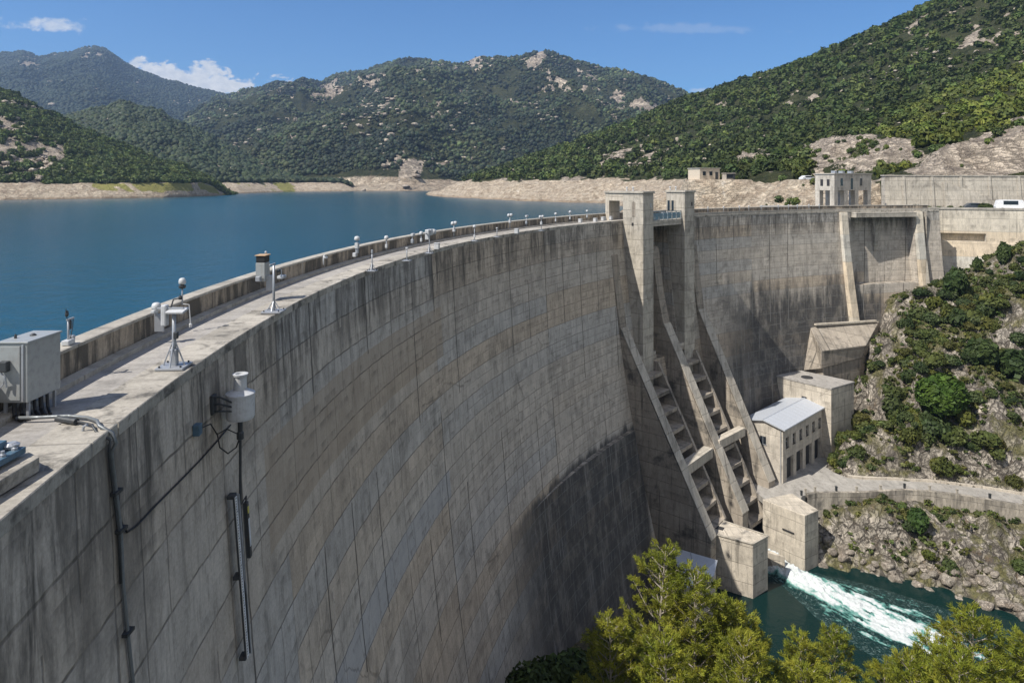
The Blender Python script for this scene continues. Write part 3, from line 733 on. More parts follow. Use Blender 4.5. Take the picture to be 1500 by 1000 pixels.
# dark return between the last fin and the wing wall
rt = MB(); a_, b_ = pol(99.0, 82.2, 0), Vector((W0.x + .1, W0.y - .3, 0))
rt.prism([(a_.x, a_.y), (b_.x, b_.y), (b_.x, b_.y + 3), (a_.x, a_.y + 4)], -34, -5.7); rt.build('return_wall', M['tower'], ww)
fl = MB(); fl.prism([(62, 127), (78, 134.5), (118, 122.5), (140, 140), (130, 160), (58, 160), (58, 128.4)], -8.5, -5.75); tag(fl.build('platform_yard', M['road']), 'concrete yard behind the right end of the crest', 'yard', kind='structure')
UA, UB = gp(1296, 301, -5.6), Vector((133, 137, 0)); UA.z = 0; UA = Vector((78.0, 143, 0))
uw = empty('upper_retaining_wall', Vector((98, 141, -5.7)), 'tall ribbed concrete retaining wall under the tan rock face on the right', 'wall')
mb = MB(); d2, n2, L2 = wall_frame(UA, UB)
def up(s, o, z): return Vector((UA.x, UA.y, 0)) + d2 * s + n2 * o + Vector((0, 0, z))
mb.hexa([up(0, .7, -6), up(L2, .7, -6), up(L2, -1.5, -6), up(0, -1.5, -6), up(0, 0, 1.05), up(L2, 0, .75), up(L2, -1.5, .75), up(0, -1.5, 1.05)]); mb.build('wall_face', M['tower'], uw)
for k in range(9):
    s = 3.5 + k * 5.6
    mb = MB(); mb.hexa([up(s, 1.0, -6), up(s + .45, 1.0, -6), up(s + .45, .3, -6), up(s, .3, -6), up(s, .22, .85), up(s + .45, .22, .85), up(s + .45, -.3, .85), up(s, -.3, .85)]); mb.build('wall_rib', M['tower'], uw)
mb = MB(); mb.hexa([up(-.2, .15, 1.0), up(L2, .15, .7), up(L2, -1.5, .7), up(-.2, -1.5, 1.0), up(-.2, .15, 1.25), up(L2, .15, .95), up(L2, -1.5, .95), up(-.2, -1.5, 1.25)]); mb.build('coping', M['cap'], uw)
mb = MB(); s = 11.5; mb.loft([up(s, .25, -.2), up(s, .75, -6), up(s + 11, .75, -6), up(s + 8.5, .4, -3.3), ], [up(s, .75, -.2), up(s, 1.35, -6), up(s + 11, 1.35, -6), up(s + 8.5, .95, -3.3)]); mb.build('buttress', M['tower'], uw)
gh = empty('gatehouse', gp(1240, 305, -5.6), 'square concrete intake gatehouse on pillars behind the far crest', 'building')
G = [Vector((62.9, 133.2, 0)), Vector((73.6, 139.8, 0))]; dG, nG, LG = wall_frame(G[0], G[1]); bG = -nG
G += [G[1] + bG * 4.2, G[0] + bG * 4.2]
def gpt(s, t_): return G[0] + dG * s + bG * t_
def gbox(mb, s0, s1, t0, t1, z0, z1):
    a, b, c, e = gpt(s0, t0), gpt(s1, t0), gpt(s1, t1), gpt(s0, t1); mb.prism([(p.x, p.y) for p in (a, b, c, e)], z0, z1)
mb = MB(); gbox(mb, 0, LG, 0, 4.2, -1.9, 1.25); mb.build('upper_storey', M['house'], gh, bevel=.04)
mb = MB(); gbox(mb, -.15, LG + .15, -.15, 4.35, 1.25, 1.5); mb.build('roof', M['cap'], gh, bevel=.03)
for s in (0, 3.3, 6.9, LG - 1.3):
    for t0 in (0.03, 3.2):
        mb = MB(); gbox(mb, s + .02, s + 1.25, t0, t0 + .95, -8.0, -1.9); mb.build('pillar', M['house'], gh, bevel=.03)
for s0 in (2.0, 5.4, 8.6):
    mb = MB(); gbox(mb, s0, s0 + .75, -.03, .1, -1.0 if s0 != 5.4 else -1.7, .5); w_ = mb.build('window', M['glass'], gh)
    mb = MB(); gbox(mb, s0 - .1, s0 + .85, -.09, .05, -1.12 if s0 != 5.4 else -1.82, -1.0 if s0 != 5.4 else -1.7); mb.build('sill', M['light'], w_)
for t0 in (1.0, 2.4):
    mb = MB(); gbox(mb, -.03, .1, t0, t0 + .6, -1.0, .3); mb.build('window', M['void'], gh)
mb = MB(); gbox(mb, 6.95 - 2.2, 6.9, 1.6, 1.8, -5.7, -1.9); mb.build('gate_panel', M['void'], gh)
for s in (2.5, 5.0, 8.0):
    mb = MB(); gbox(mb, s, s + .8, 1.5, 2.4, 1.5, 2.0); mb.build('roof_unit', M['grey_metal'], gh, bevel=.04)
# ------------------------------------------------------------------ instruments on the crest
def vec(*a): return Vector(a)
def crest(px, r, z): return pol(r, pxphi(px, r), z)
Z = vec(0, 0, 1)
def facing(p):  # tangent and outward (downstream) axes at a crest point
    a = math.atan2(p.y - CY, -(p.x - CX)); return vec(math.sin(a), math.cos(a), 0), vec(math.cos(a), -math.sin(a), 0)
# big cabinet
cb_c = vec(-11.42, 16.2, -5.5)
cab = empty('control_cabinet', cb_c, 'large grey metal control cabinet with cables below, standing on the near crest', 'cabinet')
b0 = cb_c + vec(0, 0, .42)
cw, cd, ch = .66, 1.15, 1.36
mb = MB(); mb.box(tuple(b0 + Z * ch / 2), (cw, cd, ch)); mb.build('cabinet_body', M['cab'], cab, bevel=.018)
mb = MB(); mb.hexa([b0 + vec(x * (cw / 2 + .03), y * (cd / 2 + .03), ch + .002) for x, y in ((-1, -1), (1, -1), (1, 1), (-1, 1))] + [b0 + vec(x * (cw / 2 + .025), y * (cd / 2 + .025), ch + .045) for x, y in ((-1, -1), (1, -1), (1, 1), (-1, 1))]); mb.build('cabinet_lid', M['cab'], cab, bevel=.01)
mb = MB(); mb.box(tuple(b0 + vec(-.06, -cd / 2 - .012, ch / 2)), (.46, .024, ch - .12)); dr = mb.build('door', M['cab'], cab, bevel=.008)
mb = MB(); mb.box(tuple(b0 + vec(-.14, -cd / 2 - .09, ch * .63)), (.2, .14, .24)); mb.build('switch_box', M['dark_metal'], dr, bevel=.02)
mb = MB(); mb.tube([b0 + vec(-.2, -cd / 2 - .1, ch * .53), b0 + vec(-.1, -cd / 2 - .12, ch * .44), b0 + vec(-.16, -cd / 2 - .08, ch * .34), b0 + vec(-.24, -cd / 2 - .1, ch * .26)], .018, 6); mb.tube([b0 + vec(-.1, -cd / 2 - .12, ch * .5), b0 + vec(-.08, -cd / 2 - .1, ch * .28)], .022, 6); mb.build('handle', M['grey_metal'], dr)
mb = MB(); mb.box(tuple(b0 + vec(.23, -cd / 2 - .015, ch / 2)), (.05, .03, ch - .06)); mb.build('door_post', M['grey_metal'], cab, bevel=.008)
mb = MB(); mb.lathe(b0 + vec(.02, .05, ch + .045), [(.07, 0), (.07, .02), (.03, .05)], 10); mb.lathe(b0 + vec(-.18, -.25, ch + .045), [(.03, 0), (.03, .06), (.015, .1)], 8); mb.build('lid_fitting', M['dark_metal'], cab)
for i, (x, y) in enumerate(((-.26, -.45), (.26, -.45), (-.26, .45), (.26, .45))):
    mb = MB(); mb.box(tuple(cb_c + vec(x, y, .21)), (.06, .06, .42)); mb.build('leg', M['grey_metal'], cab)
for i in range(6):
    x, y = -.1 + .07 * i, -.4 + .12 * i
    mb = MB(); mb.tube([cb_c + vec(x, y, .46), cb_c + vec(x + .02, y - .02, .25), cb_c + vec(x + .09, y - .1, .09), cb_c + vec(x + .35, y - .25 - .03 * i, .045)], .035 if i % 2 else .05, 8); mb.build('cable', M['black'], cab)
# conduits along the deck and down the face
dk = lambda px, py, z=-5.38: gp(px, py, z)
cd_ = empty('conduit', dk(110, 612), 'grey steel conduits running from the cabinet over the edge and down the dam face', 'conduit')
fp = [facept(x, y, .07) for x, y in ((163, 662), (170, 720), (177, 775), (180, 850), (187, 925), (196, 1010), (204, 1090))]
edge_p = pol(99.55, math.degrees(math.atan2(fp[0].y - CY, -(fp[0].x - CX))), -5.75)
mb = MB(); mb.tube([dk(24, 612), dk(60, 611), dk(100, 609), dk(128, 611.5), dk(142, 616), edge_p + vec(-.35, -.02, .38), edge_p + vec(-.08, 0, .22), edge_p, *fp], .04, 10); mb.build('pipe', M['pipe'], cd_, smooth=True)
sft = vec(-.02, .16, 0)
mb = MB(); mb.tube([dk(92, 613.5), dk(118, 618), dk(135, 622), edge_p + vec(-.35, -.14, .3), edge_p + vec(-.05, -.13, .12), *[p + vec(.01, -.1, 0) for p in fp[:4]]], .028, 8); mb.build('pipe', M['dark_metal'], cd_, smooth=True)
mb = MB(); mb.tube([dk(84, 613), dk(112, 617.5)], .075, 10); mb.build('coupling', M['dark_metal'], cd_)
for p in (fp[1], fp[2], fp[4]):
    mb = MB(); mb.box(tuple(p), (.16, .3, .07), rz=.0); mb.build('clip', M['dark_metal'], cd_)
mb = MB(); q = dk(121, 626); mb.tube([q + vec(0, 0, -.12), q + vec(.02, 0, .02), q + vec(.1, 0, .06)], .03, 6); mb.build('bracket', M['grey_metal'], cd_)
bp = [facept(x, y, .05) for x, y in ((179, 768), (186, 779), (200, 770), (230, 738), (262, 706), (295, 672), (318, 646), (338, 622))]
cbl = MB(); cbl.tube([fp[1] + vec(.0, .08, 0), facept(175, 755, .06), *bp], .024, 8); tag(cbl.build('sensor_cable', M['black'], smooth=True), 'black cable looping off the conduit and up along a joint to the rain gauge', 'cable')
# plinth with blue machine in the near left corner
pl = empty('concrete_plinth', gp(20, 700, -5.44), 'low concrete plinth at the near edge of the crest, bottom left corner', 'plinth')
A = [gp(58, 690, -5.43), gp(-70, 770, -5.43), gp(-120, 745, -5.43), gp(8, 664, -5.43)]
t_ = [vec(p.x, p.y, -5.16) for p in A]
mb = MB(); mb.hexa(A + t_); mb.build('plinth_block', M['edge'], pl, bevel=.02)
mc = empty('winch', gp(5, 672, -5.16), 'blue steel winch frame with a bolt plate on the corner plinth', 'machine')
mb = MB(); c = gp(-14, 678, -5.1); mb.box(tuple(c + vec(0, 0, .06)), (.62, .95, .12), rz=.0); mb.build('base_frame', M['blue'], mc, bevel=.015)
mb = MB(); mb.box(tuple(c + vec(-.1, .05, .2)), (.3, .6, .18)); mb.build('housing', M['blue'], mc, bevel=.02)
mb = MB()
for q in (-.3, 0, .3): mb.lathe(c + vec(.22, q, .12), [(.06, 0), (.06, .04), (.035, .05), (.035, .1)], 6)
mb.build('bolt', M['grey_metal'], mc)
mb = MB(); mb.lathe(c + vec(.1, .38, .14), [(.13, 0), (.14, .05), (.08, .09)], 14); mb.build('bearing', M['grey_metal'], mc)

def base_plate(p, t, size=.8, h=.07):
    mb = MB(); mb.box(tuple(p + Z * h / 2), (size, size, h), rz=math.atan2(t.y, t.x)); o = mb.build('base_plate', M['grey_metal'], p_, bevel=.012)
    mb = MB()
    for x in (-1, 1):
        for y in (-1, 1): mb.lathe(p + t * (x * size * .38) + vec(t.y, -t.x, 0) * (y * size * .38) + Z * h, [(.03, 0), (.03, .05)], 6)
    mb.build('anchor_bolts', M['dark_metal'], o)
def struts(p, t, n_, h=.75, w=.3):
    for a, b in ((1, 0), (-1, 0), (0, 1), (0, -1)):
        mb = MB(); mb.tube([p + t * (a * w) + n_ * (b * w) + Z * .07, p + Z * h], .022, 6); mb.build('strut', M['grey_metal'], p_)
def pole(p, h, r=.05, m='grey_metal', name='pole'):
    mb = MB(); mb.tube([p, p + Z * h * .5, p + Z * h], [r * 1.15, r, r * .9], 10); return mb.build(name, M[m], p_, smooth=True)
def bx(name, p, d, m, t, bevel=.02):
    mb = MB(); mb.box(tuple(p), d, rz=math.atan2(t.y, t.x)); return mb.build(name, M[m], p_, bevel=bevel)
def dome(name, p, r, h, m='white'):
    mb = MB(); mb.lathe(p, [(r * .55, 0), (r * .95, .02), (r, h * .35), (r * .97, h * .62), (r * .75, h * .9), (r * .35, h)], 16); return mb.build(name, M[m], p_, smooth=True)
# tall stand near
s = gp(255, 538, -5.44); t, n_ = facing(s)
p_ = empty('instrument_stand', s, 'grey steel instrument stand with braced foot and white sensor panels, nearest on the crest edge', 'instrument')
base_plate(s, t, .78); struts(s, t, n_, .85, .3); pole(s, 1.62, .06)
mb = MB(); mb.box(tuple(s + Z * .3), (.2, .2, .5), rz=math.atan2(t.y, t.x)); mb.build('foot_casting', M['grey_metal'], p_, bevel=.03)
bx('crossarm', s + Z * 1.72 + n_ * -.1, (.06, .75, .06), 'grey_metal', t, .01)
mb = MB(); mb.box(tuple(s + vec(-.27, 0, 1.52)), (.16, .22, .62)); mb.build('sensor_panel', M['white'], p_, bevel=.04)
mb = MB(); mb.box(tuple(s + vec(.1, -.02, 1.66)), (.52, .4, .07), rx=.2); mb.build('sensor_shield', M['white'], p_, bevel=.02)
mb = MB(); mb.tube([s + vec(-.1, 0, 1.72), s + vec(-.02, 0, 1.98), s + vec(.16, 0, 2.02)], .022, 6); mb.lathe(s + vec(.18, 0, 1.98), [(.05, 0), (.06, .06), (.03, .12)], 8); mb.build('anemometer', M['dark_metal'], p_)
bx('junction_box', s + Z * .95 + vec(.08, -.05, 0), (.12, .12, .2), 'dark_metal', t)
# camera box on the parapet
s = gp(229, 462, -4.55); t, n_ = facing(s)
p_ = empty('camera_post', s, 'squat white camera box on the parapet beside the nearest instrument stand', 'camera')
bx('bracket', s + n_ * .1 + Z * -.25, (.1, .3, .6), 'grey_metal', t); pole(s + Z * 0, .22, .05)
dome('camera_head', s + Z * .2, .15, .24); bx('camera_arm', s + Z * .16 + t * -.12, (.34, .12, .1), 'white', t)
# dome pole
s = gp(267, 447, -4.55); t, n_ = facing(s)
p_ = empty('dome_sensor', s, 'white dome sensor on a thin pole on the parapet, left of the nearest stand', 'sensor')
pole(s, .72, .028); dome('sensor_dome', s + Z * .76, .125, .24); mb = MB(); mb.lathe(s + Z * .62, [(.1, 0), (.13, .06), (.13, .1), (.05, .13)], 12); mb.build('collar', M['dark_metal'], p_)
mb = MB(); mb.tube([s + Z * .05, s + n_ * .25 + Z * .02, s + n_ * .3 - Z * .7], .02, 6); mb.lathe(s + n_ * .3 - Z * .8, [(.05, 0), (.06, .1), (.03, .14)], 8); mb.build('cable_drop', M['white'], p_)
# mast behind the cabinet
s = gp(100, 505, -4.55); t, n_ = facing(s)
p_ = empty('weather_mast', s, 'thin grey weather mast with clamps and wires on the parapet behind the cabinet', 'instrument')
pole(s, .72, .03); bx('clamp_block', s + Z * .08, (.34, .2, .14), 'white', t); bx('clamp_block', s + t * .18 + Z * .16, (.12, .14, .14), 'grey_metal', t)
bx('crossarm', s + Z * .7 + t * .1, (.34, .05, .05), 'grey_metal', t, .008); mb = MB(); mb.tube([s + Z * .72 - t * .06, s + Z * 1.02 - t * .12], .012, 5); mb.tube([s + Z * .7 + t * .25, s + Z * .45 + t * .22, s + Z * .15 + t * .1], .012, 5); mb.build('wire', M['black'], p_)
bx('sensor', s + Z * .55 + t * .05, (.1, .1, .26), 'dark_metal', t)
mb = MB(); mb.lathe(s + Z * .8 - t * .07, [(.035, 0), (.05, .05), (.035, .16)], 8); mb.build('sensor_tip', M['dark_metal'], p_)
# cabinet on the parapet
s = gp(385, 411, -4.55); t, n_ = facing(s)
p_ = empty('parapet_cabinet', s, 'white cabinet on the parapet with an open black box on top', 'cabinet')
bx('cabinet_body', s + Z * .42, (.62, .42, .84), 'cab', t); bx('top_box', s + Z * 1.0, (.56, .42, .3), 'black', t, .03); bx('box_frame', s + Z * 1.17, (.64, .5, .04), 'tan', t, .005)
bx('side_unit', s - t * .48 + Z * .15, (.26, .2, .22), 'grey_metal', t); bx('bracket', s + n_ * .3 - Z * .1, (.2, .24, .7), 'grey_metal', t)
mb = MB(); mb.tube([s + t * .36 + Z * .3, s + t * .36 + Z * 1.22], .02, 6); mb.lathe(s + t * .36 + Z * 1.2, [(.04, 0), (.07, .05), (.03, .12)], 8); mb.build('aerial', M['grey_metal'], p_)
# second stand
s = gp(401, 457, -5.44); t, n_ = facing(s)
p_ = empty('instrument_stand', s, 'slim grey instrument stand on the crest edge in front of the parapet cabinet', 'instrument')
base_plate(s, t, .8); struts(s, t, n_, .5, .28); pole(s, 2.0, .05); bx('crossarm', s + Z * 2.0 - t * .16, (.6, .06, .06), 'grey_metal', t, .01)
bx('sensor_panel', s + vec(.3, .1, 1.45), (.42, .26, .12), 'white', t); bx('sensor', s + vec(.22, 0, 1.72), (.3, .1, .1), 'dark_metal', t)
mb = MB(); mb.tube([s + vec(.32, 0, 1.75), s + vec(.32, 0, 1.35)], .025, 6); mb.build('drop_arm', M['grey_metal'], p_)
# smaller things further along; (kind, px, py of foot, height m, on parapet, label)
def lamp(px, py, h, par, label, kind, grp=None):
    global p_
    s = gp(px, py, -4.55 if par else -5.44); t, n_ = facing(s)
    nm = {'curl': 'crest_lamp', 'mast': 'sensor_mast', 'lamp': 'crest_lamp', 'stand': 'instrument_stand', 'post': 'marker_post', 'twin': 'sensor_mast', 'cam': 'camera_post', 'big': 'instrument_rig'}[kind]
    ct = {'curl': 'lamp', 'lamp': 'lamp', 'mast': 'instrument', 'stand': 'instrument', 'post': 'post', 'twin': 'instrument', 'cam': 'camera', 'big': 'instrument'}[kind]
    p_ = empty(nm, s, label, ct, grp)
    if kind == 'curl':
        mb = MB(); mb.tube([s] + [s + t * (.16 - .16 * math.cos(k * .55)) + Z * (h * .6 + .18 * math.sin(k * .55)) for k in range(6)], .04, 7); mb.build('pole', M['white'], p_, smooth=True); dome('lamp_head', s + t * .3 + Z * (h * .55), .12, .14)
        return
    pole(s, h * .85, .035 if h > .8 else .03, 'grey_metal')
    if not par: base_plate(s, t, .55, .05)
    if kind == 'lamp': dome('lamp_head', s + Z * h * .8, .15, .26); bx('junction_box', s + Z * h * .3, (.16, .14, .25), 'white', t)
    elif kind == 'mast':
        dome('sensor_dome', s + Z * h * .82, .17, .26); bx('sensor_panel', s + Z * h * .55, (.3, .2, .34), 'white', t); bx('junction_box', s + Z * h * .28, (.2, .16, .3), 'grey_metal', t); bx('cable_box', s - t * .4 + Z * .12, (.2, .2, .24), 'white', t)
    elif kind == 'stand':
        struts(s, t, n_, .5, .2); bx('sensor', s + Z * h * .9, (.12, .1, .22), 'grey_metal', t)
    elif kind == 'post': bx('cap', s + Z * h * .86, (.16, .16, .12), 'white', t)
    elif kind == 'twin':
        bx('crossarm', s + Z * h * .84, (.75, .06, .05), 'grey_metal', t, .008)
        for q in (-.3, .32): dome('sensor_dome', s + t * q + Z * h * .86, .15, .27)
        bx('junction_box', s + Z * h * .5, (.25, .2, .3), 'white', t)
    elif kind == 'cam':
        bx('camera_body', s + t * .12 + Z * h * .9, (.46, .2, .2), 'white', t, .04); bx('junction_box', s + Z * h * .35, (.2, .18, .26), 'grey_metal', t)
    elif kind == 'big':
        struts(s, t, n_, .6, .25); bx('crossarm', s + Z * h * .88, (1.7, .08, .08), 'grey_metal', t, .01)
        bx('sensor_panel', s - t * .4 + Z * h * .82, (.32, .3, .75), 'white', t, .04); bx('sensor_panel', s + t * .02 + Z * h * .9, (.5, .4, .45), 'white', t, .05); dome('sensor_dome', s + t * .75 + Z * h * .78, .26, .4)
for a in (
    ('curl', 474, 388, .55, 1, 'small hooked white lamp on the parapet, first beyond the parapet cabinet'),
    ('mast', 523, 375, 1.15, 1, 'stubby mast with stacked white sensors on the parapet'),
    ('stand', 545, 397, 1.3, 0, 'bare grey instrument stand on the crest edge with a braced foot'),
    ('lamp', 566, 366, .85, 1, 'white globe lamp on the parapet opposite the bare grey stand'),
    ('post', 596, 382, 1.0, 0, 'short grey marker post on the crest edge before the large rig'),
    ('cam', 604, 359, .8, 1, 'pole camera on the parapet just left of the white instrument rig'),
    ('lamp', 617, 356, .75, 1, 'globe lamp on the parapet directly behind the white instrument rig'),
    ('big', 629, 371, 1.75, 0, 'large white instrument rig with a wide crossarm on the crest edge'),
    ('twin', 665, 347, 1.15, 1, 'mast with two white domes on the parapet, first past the large rig'),
    ('lamp', 695, 353, 1.5, 0, 'tall single globe lamp on the crest edge, halfway between rig and towers'),
    ('post', 728, 347, 1.0, 0, 'slim white marker post on the crest edge, past the tall globe lamp'),
    ('twin', 747, 334, 1.3, 1, 'pair of sensor domes on a leaning parapet mast, second past the rig'),
    ('cam', 771, 332, 1.15, 1, 'pole camera on the parapet, midway to the left gate tower'),
    ('twin', 793, 338, 1.65, 0, 'tall twin headed lamp mast on the crest edge, nearest the towers'),
    ('lamp', 814, 327, 1.1, 1, 'globe lamp on the parapet, third before the left gate tower'),
    ('lamp', 835, 324, 1.15, 1, 'globe lamp on the parapet, second before the left gate tower'),
    ('lamp', 860, 321, 1.05, 1, 'globe lamp on the parapet, last before the left gate tower')):
    lamp(a[1], a[2], a[3], a[4], a[5], a[0])
first = None
for i, px in enumerate((1037, 1060, 1083, 1097, 1115, 1140, 1155, 1168, 1185, 1200)):
    s = crest(px, 99.92, -5.05)
    if first is None:
        p_ = empty('marker_lamp', s, 'small white lamp post on the low kerb of the far crest', 'lamp', 'lamp posts along the far crest'); pole(s, .75, .04); dome('lamp_head', s + Z * .72, .14, .2); first = p_
    else:
        c = copy_tree(first); c.location = s
for px, py, w in ((872, 324, .5), (884, 322, .7), (895, 321, .5), (850, 325, .4), (757, 341, .35), (640, 364, .3)):
    s = gp(px, py + 1, -5.44); t, n_ = facing(s); mb = MB(); mb.box((0, 0, .22), (w, .4, .44), rz=math.atan2(t.y, t.x)); mb.box((0, 0, .47), (w + .06, .46, .06), rz=math.atan2(t.y, t.x)); o = mb.build('junction_box', M['white'], bevel=.02); o.location = s
    tag(o, 'small white junction box on the crest road before the towers', 'box', 'white junction boxes on the crest')

# ------------------------------------------------------------------ rain gauge and level staff on the dam face
w0 = facept(352, 612, 0); t, n_ = facing(w0)
c0 = facept(352, 612, .62)
sc = c0.y / 1000
rg = empty('rain_gauge', c0, 'white cylindrical rain gauge on a bracket and pole against the dam face', 'gauge')
p_ = rg; r = 20 * sc
mb = MB(); mb.lathe(c0, [(r * .4, -.02), (r * .93, 0), (r * .93, .04), (r, .06), (r, 34 * sc), (r * 1.03, 34.5 * sc), (r * 1.03, 37 * sc), (r * .62, 41 * sc), (r * .56, 42 * sc)], 32); mb.build('gauge_body', M['white'], rg, smooth=False)
mb = MB(); mb.lathe(c0 + Z * 41 * sc, [(r * .47, 0), (r * .45, 20 * sc), (r * .52, 21 * sc), (r * .55, 24 * sc), (r * .36, 24.2 * sc), (r * .33, 21 * sc)], 24); mb.build('funnel', M['white'], rg)
for k in (10, 22):
    mb = MB(); mb.lathe(c0 + Z * k * sc, [(r * 1.005, 0), (r * 1.012, .01), (r * 1.005, .02)], 32); mb.build('band', M['white'], rg)
mb = MB(); mb.tube([c0 + Z * -.02, c0 - Z * .6], .075, 12); mb.lathe(c0 - Z * .7, [(.05, 0), (.11, .03), (.11, .22), (.06, .3)], 12); mb.build('collar', M['dark_metal'], rg)
pb = facept(352, 745, .35)
mb = MB(); mb.tube([c0 - Z * .5, c0 * .5 + pb * .5, pb, facept(358, 840, .36), facept(366, 955, .36)], [.045, .045, .042, .034, .03], 10); mb.build('pole', M['dark_metal'], rg)
wl = facept(310, 592, 0); tl, nl = facing(wl)
for dz, k in ((0, 0), (.22, 1), (-.22, 2)):
    mb = MB(); q = c0 + Z * (.42 + dz * .5) - t * .3; mb.tube([wl + Z * dz, wl + nl * .25 + Z * dz, q], .03, 7); mb.build('bracket_arm', M['dark_metal'], rg)
mb = MB(); mb.box(tuple(wl + nl * .05), (.32, .1, .6), rz=math.atan2(tl.y, tl.x)); mb.build('bracket_plate', M['dark_metal'], rg, bevel=.02)
wb = facept(284, 629, 0); tb, nb = facing(wb)
jb = empty('junction_box', wb, 'small blue grey junction box with cables on the dam face left of the rain gauge', 'box')
mb = MB(); mb.box(tuple(wb + nb * .1), (.26, .2, .32), rz=math.atan2(tb.y, tb.x)); mb.build('box_body', M['blue'], jb, bevel=.02)
mb = MB(); mb.tube([wb + nb * .15 + tb * .1, wb + nb * .3 + tb * .5 - Z * .02, facept(318, 636, .2), facept(332, 628, .3), c0 - Z * .55], .02, 6); mb.tube([facept(318, 634, .2), facept(322, 655, .25), facept(334, 664, .3), facept(346, 655, .4), c0 - Z * .6], .022, 6); mb.build('cable', M['black'], jb)
st = empty('level_staff', facept(356, 850, .2), 'long black and white water level staff fixed down the dam face below the rain gauge', 'gauge')
N = 12; ctr = [facept(344 + (362 - 344) * k / N, 726 + (960 - 726) * k / N, .30) for k in range(N + 1)]
mb = MB()
tt, nn = facing(ctr[0])
def band(pts, w0_, w1_, d0, d1):
    m_ = MB(); k = len(pts); pr = ((w0_, d0), (w1_, d0), (w1_, d1), (w0_, d1))
    for p in pts:
        for a, b in pr: m_.v.append(p + tt * a + nn * b)
    for i in range(k - 1):
        for j in range(4): m_.f.append([i * 4 + j, i * 4 + (j + 1) % 4, i * 4 + 4 + (j + 1) % 4, i * 4 + 4 + j])
    m_.f += [[0, 1, 2, 3], [k * 4 - 1, k * 4 - 2, k * 4 - 3, k * 4 - 4]]
    return m_
band(ctr, -.10, .10, -.04, .03).build('backing_rail', M['dark_metal'], st)
band(ctr, -.12, .02, .031, .06).build('tape', M['tape'], st)
band(ctr, .10, .17, -.02, .09).build('edge_rail', M['grey_metal'], st)
mk = MB()
full = ctr[-1] - ctr[0]
for k in range(60):
    p = ctr[0] + full * ((k + .5) / 60); w = .09 if k % 5 == 0 else .045
    i = int((k + .5) / 60 * N); f = (k + .5) / 60 * N - i; p = ctr[i] * (1 - f) + ctr[i + 1] * f
    for a, b in ((0, w),):
        mk.hexa([p + tt * (-.115 + x) + nn * y + Z * z for z in (-.012, .012) for x, y in ((0, .059), (b, .059), (b, .066), (0, .066))])
mk.build('tape_marks', M['black'], st)
for k in (0, 6, 12):
    p = ctr[k]; mb = MB(); mb.box(tuple(p - nn * .1), (.30, .22, .12), rz=math.atan2(tt.y, tt.x)); mb.build('clamp', M['dark_metal'], st, bevel=.02)
q0, q1 = facept(360, 735, .34), facept(365.5, 815, .34)
sd = [q0 + (q1 - q0) * k / 4 for k in range(5)]
band(sd, -.09, .09, -.06, .06).build('logger_case', M['dark_metal'], st)
band([q0 + (q1 - q0) * .3, q0 + (q1 - q0) * .8], -.05, .06, .061, .07).build('logger_label', M['tape'], st)
band([q0 + (q1 - q0) * .08, q0 + (q1 - q0) * .2], -.05, .06, .061, .072).build('warning_label', M['yellow'], st)
mb = MB(); mb.tube([q0 + Z * .0, q0 + Z * .18 + tt * .05, pb + Z * .1], .025, 6); mb.build('cable', M['black'], st)

# ------------------------------------------------------------------ houses, cars and other small things at the far end
def house(px, py, Y, w, dp, h, label, mw, rz=0.0, flat=True):
    b = at(px, py, Y); o = empty('house', b, label, 'house')
    Rm = Matrix.Rotation(rz, 3, 'Z')
    def lb(name, c, d_, m, par=o, bev=.0):
        m_ = MB(); m_.box(tuple(b + Rm @ Vector(c)), d_, rz=rz); return m_.build(name, m, par, bevel=bev)
    lb('wall', (0, 0, h / 2 - 1.5), (w, dp, h + 3.0), mw); lb('roof', (0, 0, h + .12), (w + .4, dp + .4, .24), M['cap'], bev=.04)
    for x in (-.28, .05):
        f = lb('window', (x * w, -dp / 2 - .02, h * .55), (.95, .1, 1.1), M['glass']); lb('sill', (x * w, -dp / 2 - .06, h * .55 - .62), (1.15, .2, .1), M['light'], f)
    lb('door', (.34 * w, -dp / 2 - .02, 1.0), (.9, .1, 2.0), M['dark_metal'])
    return o
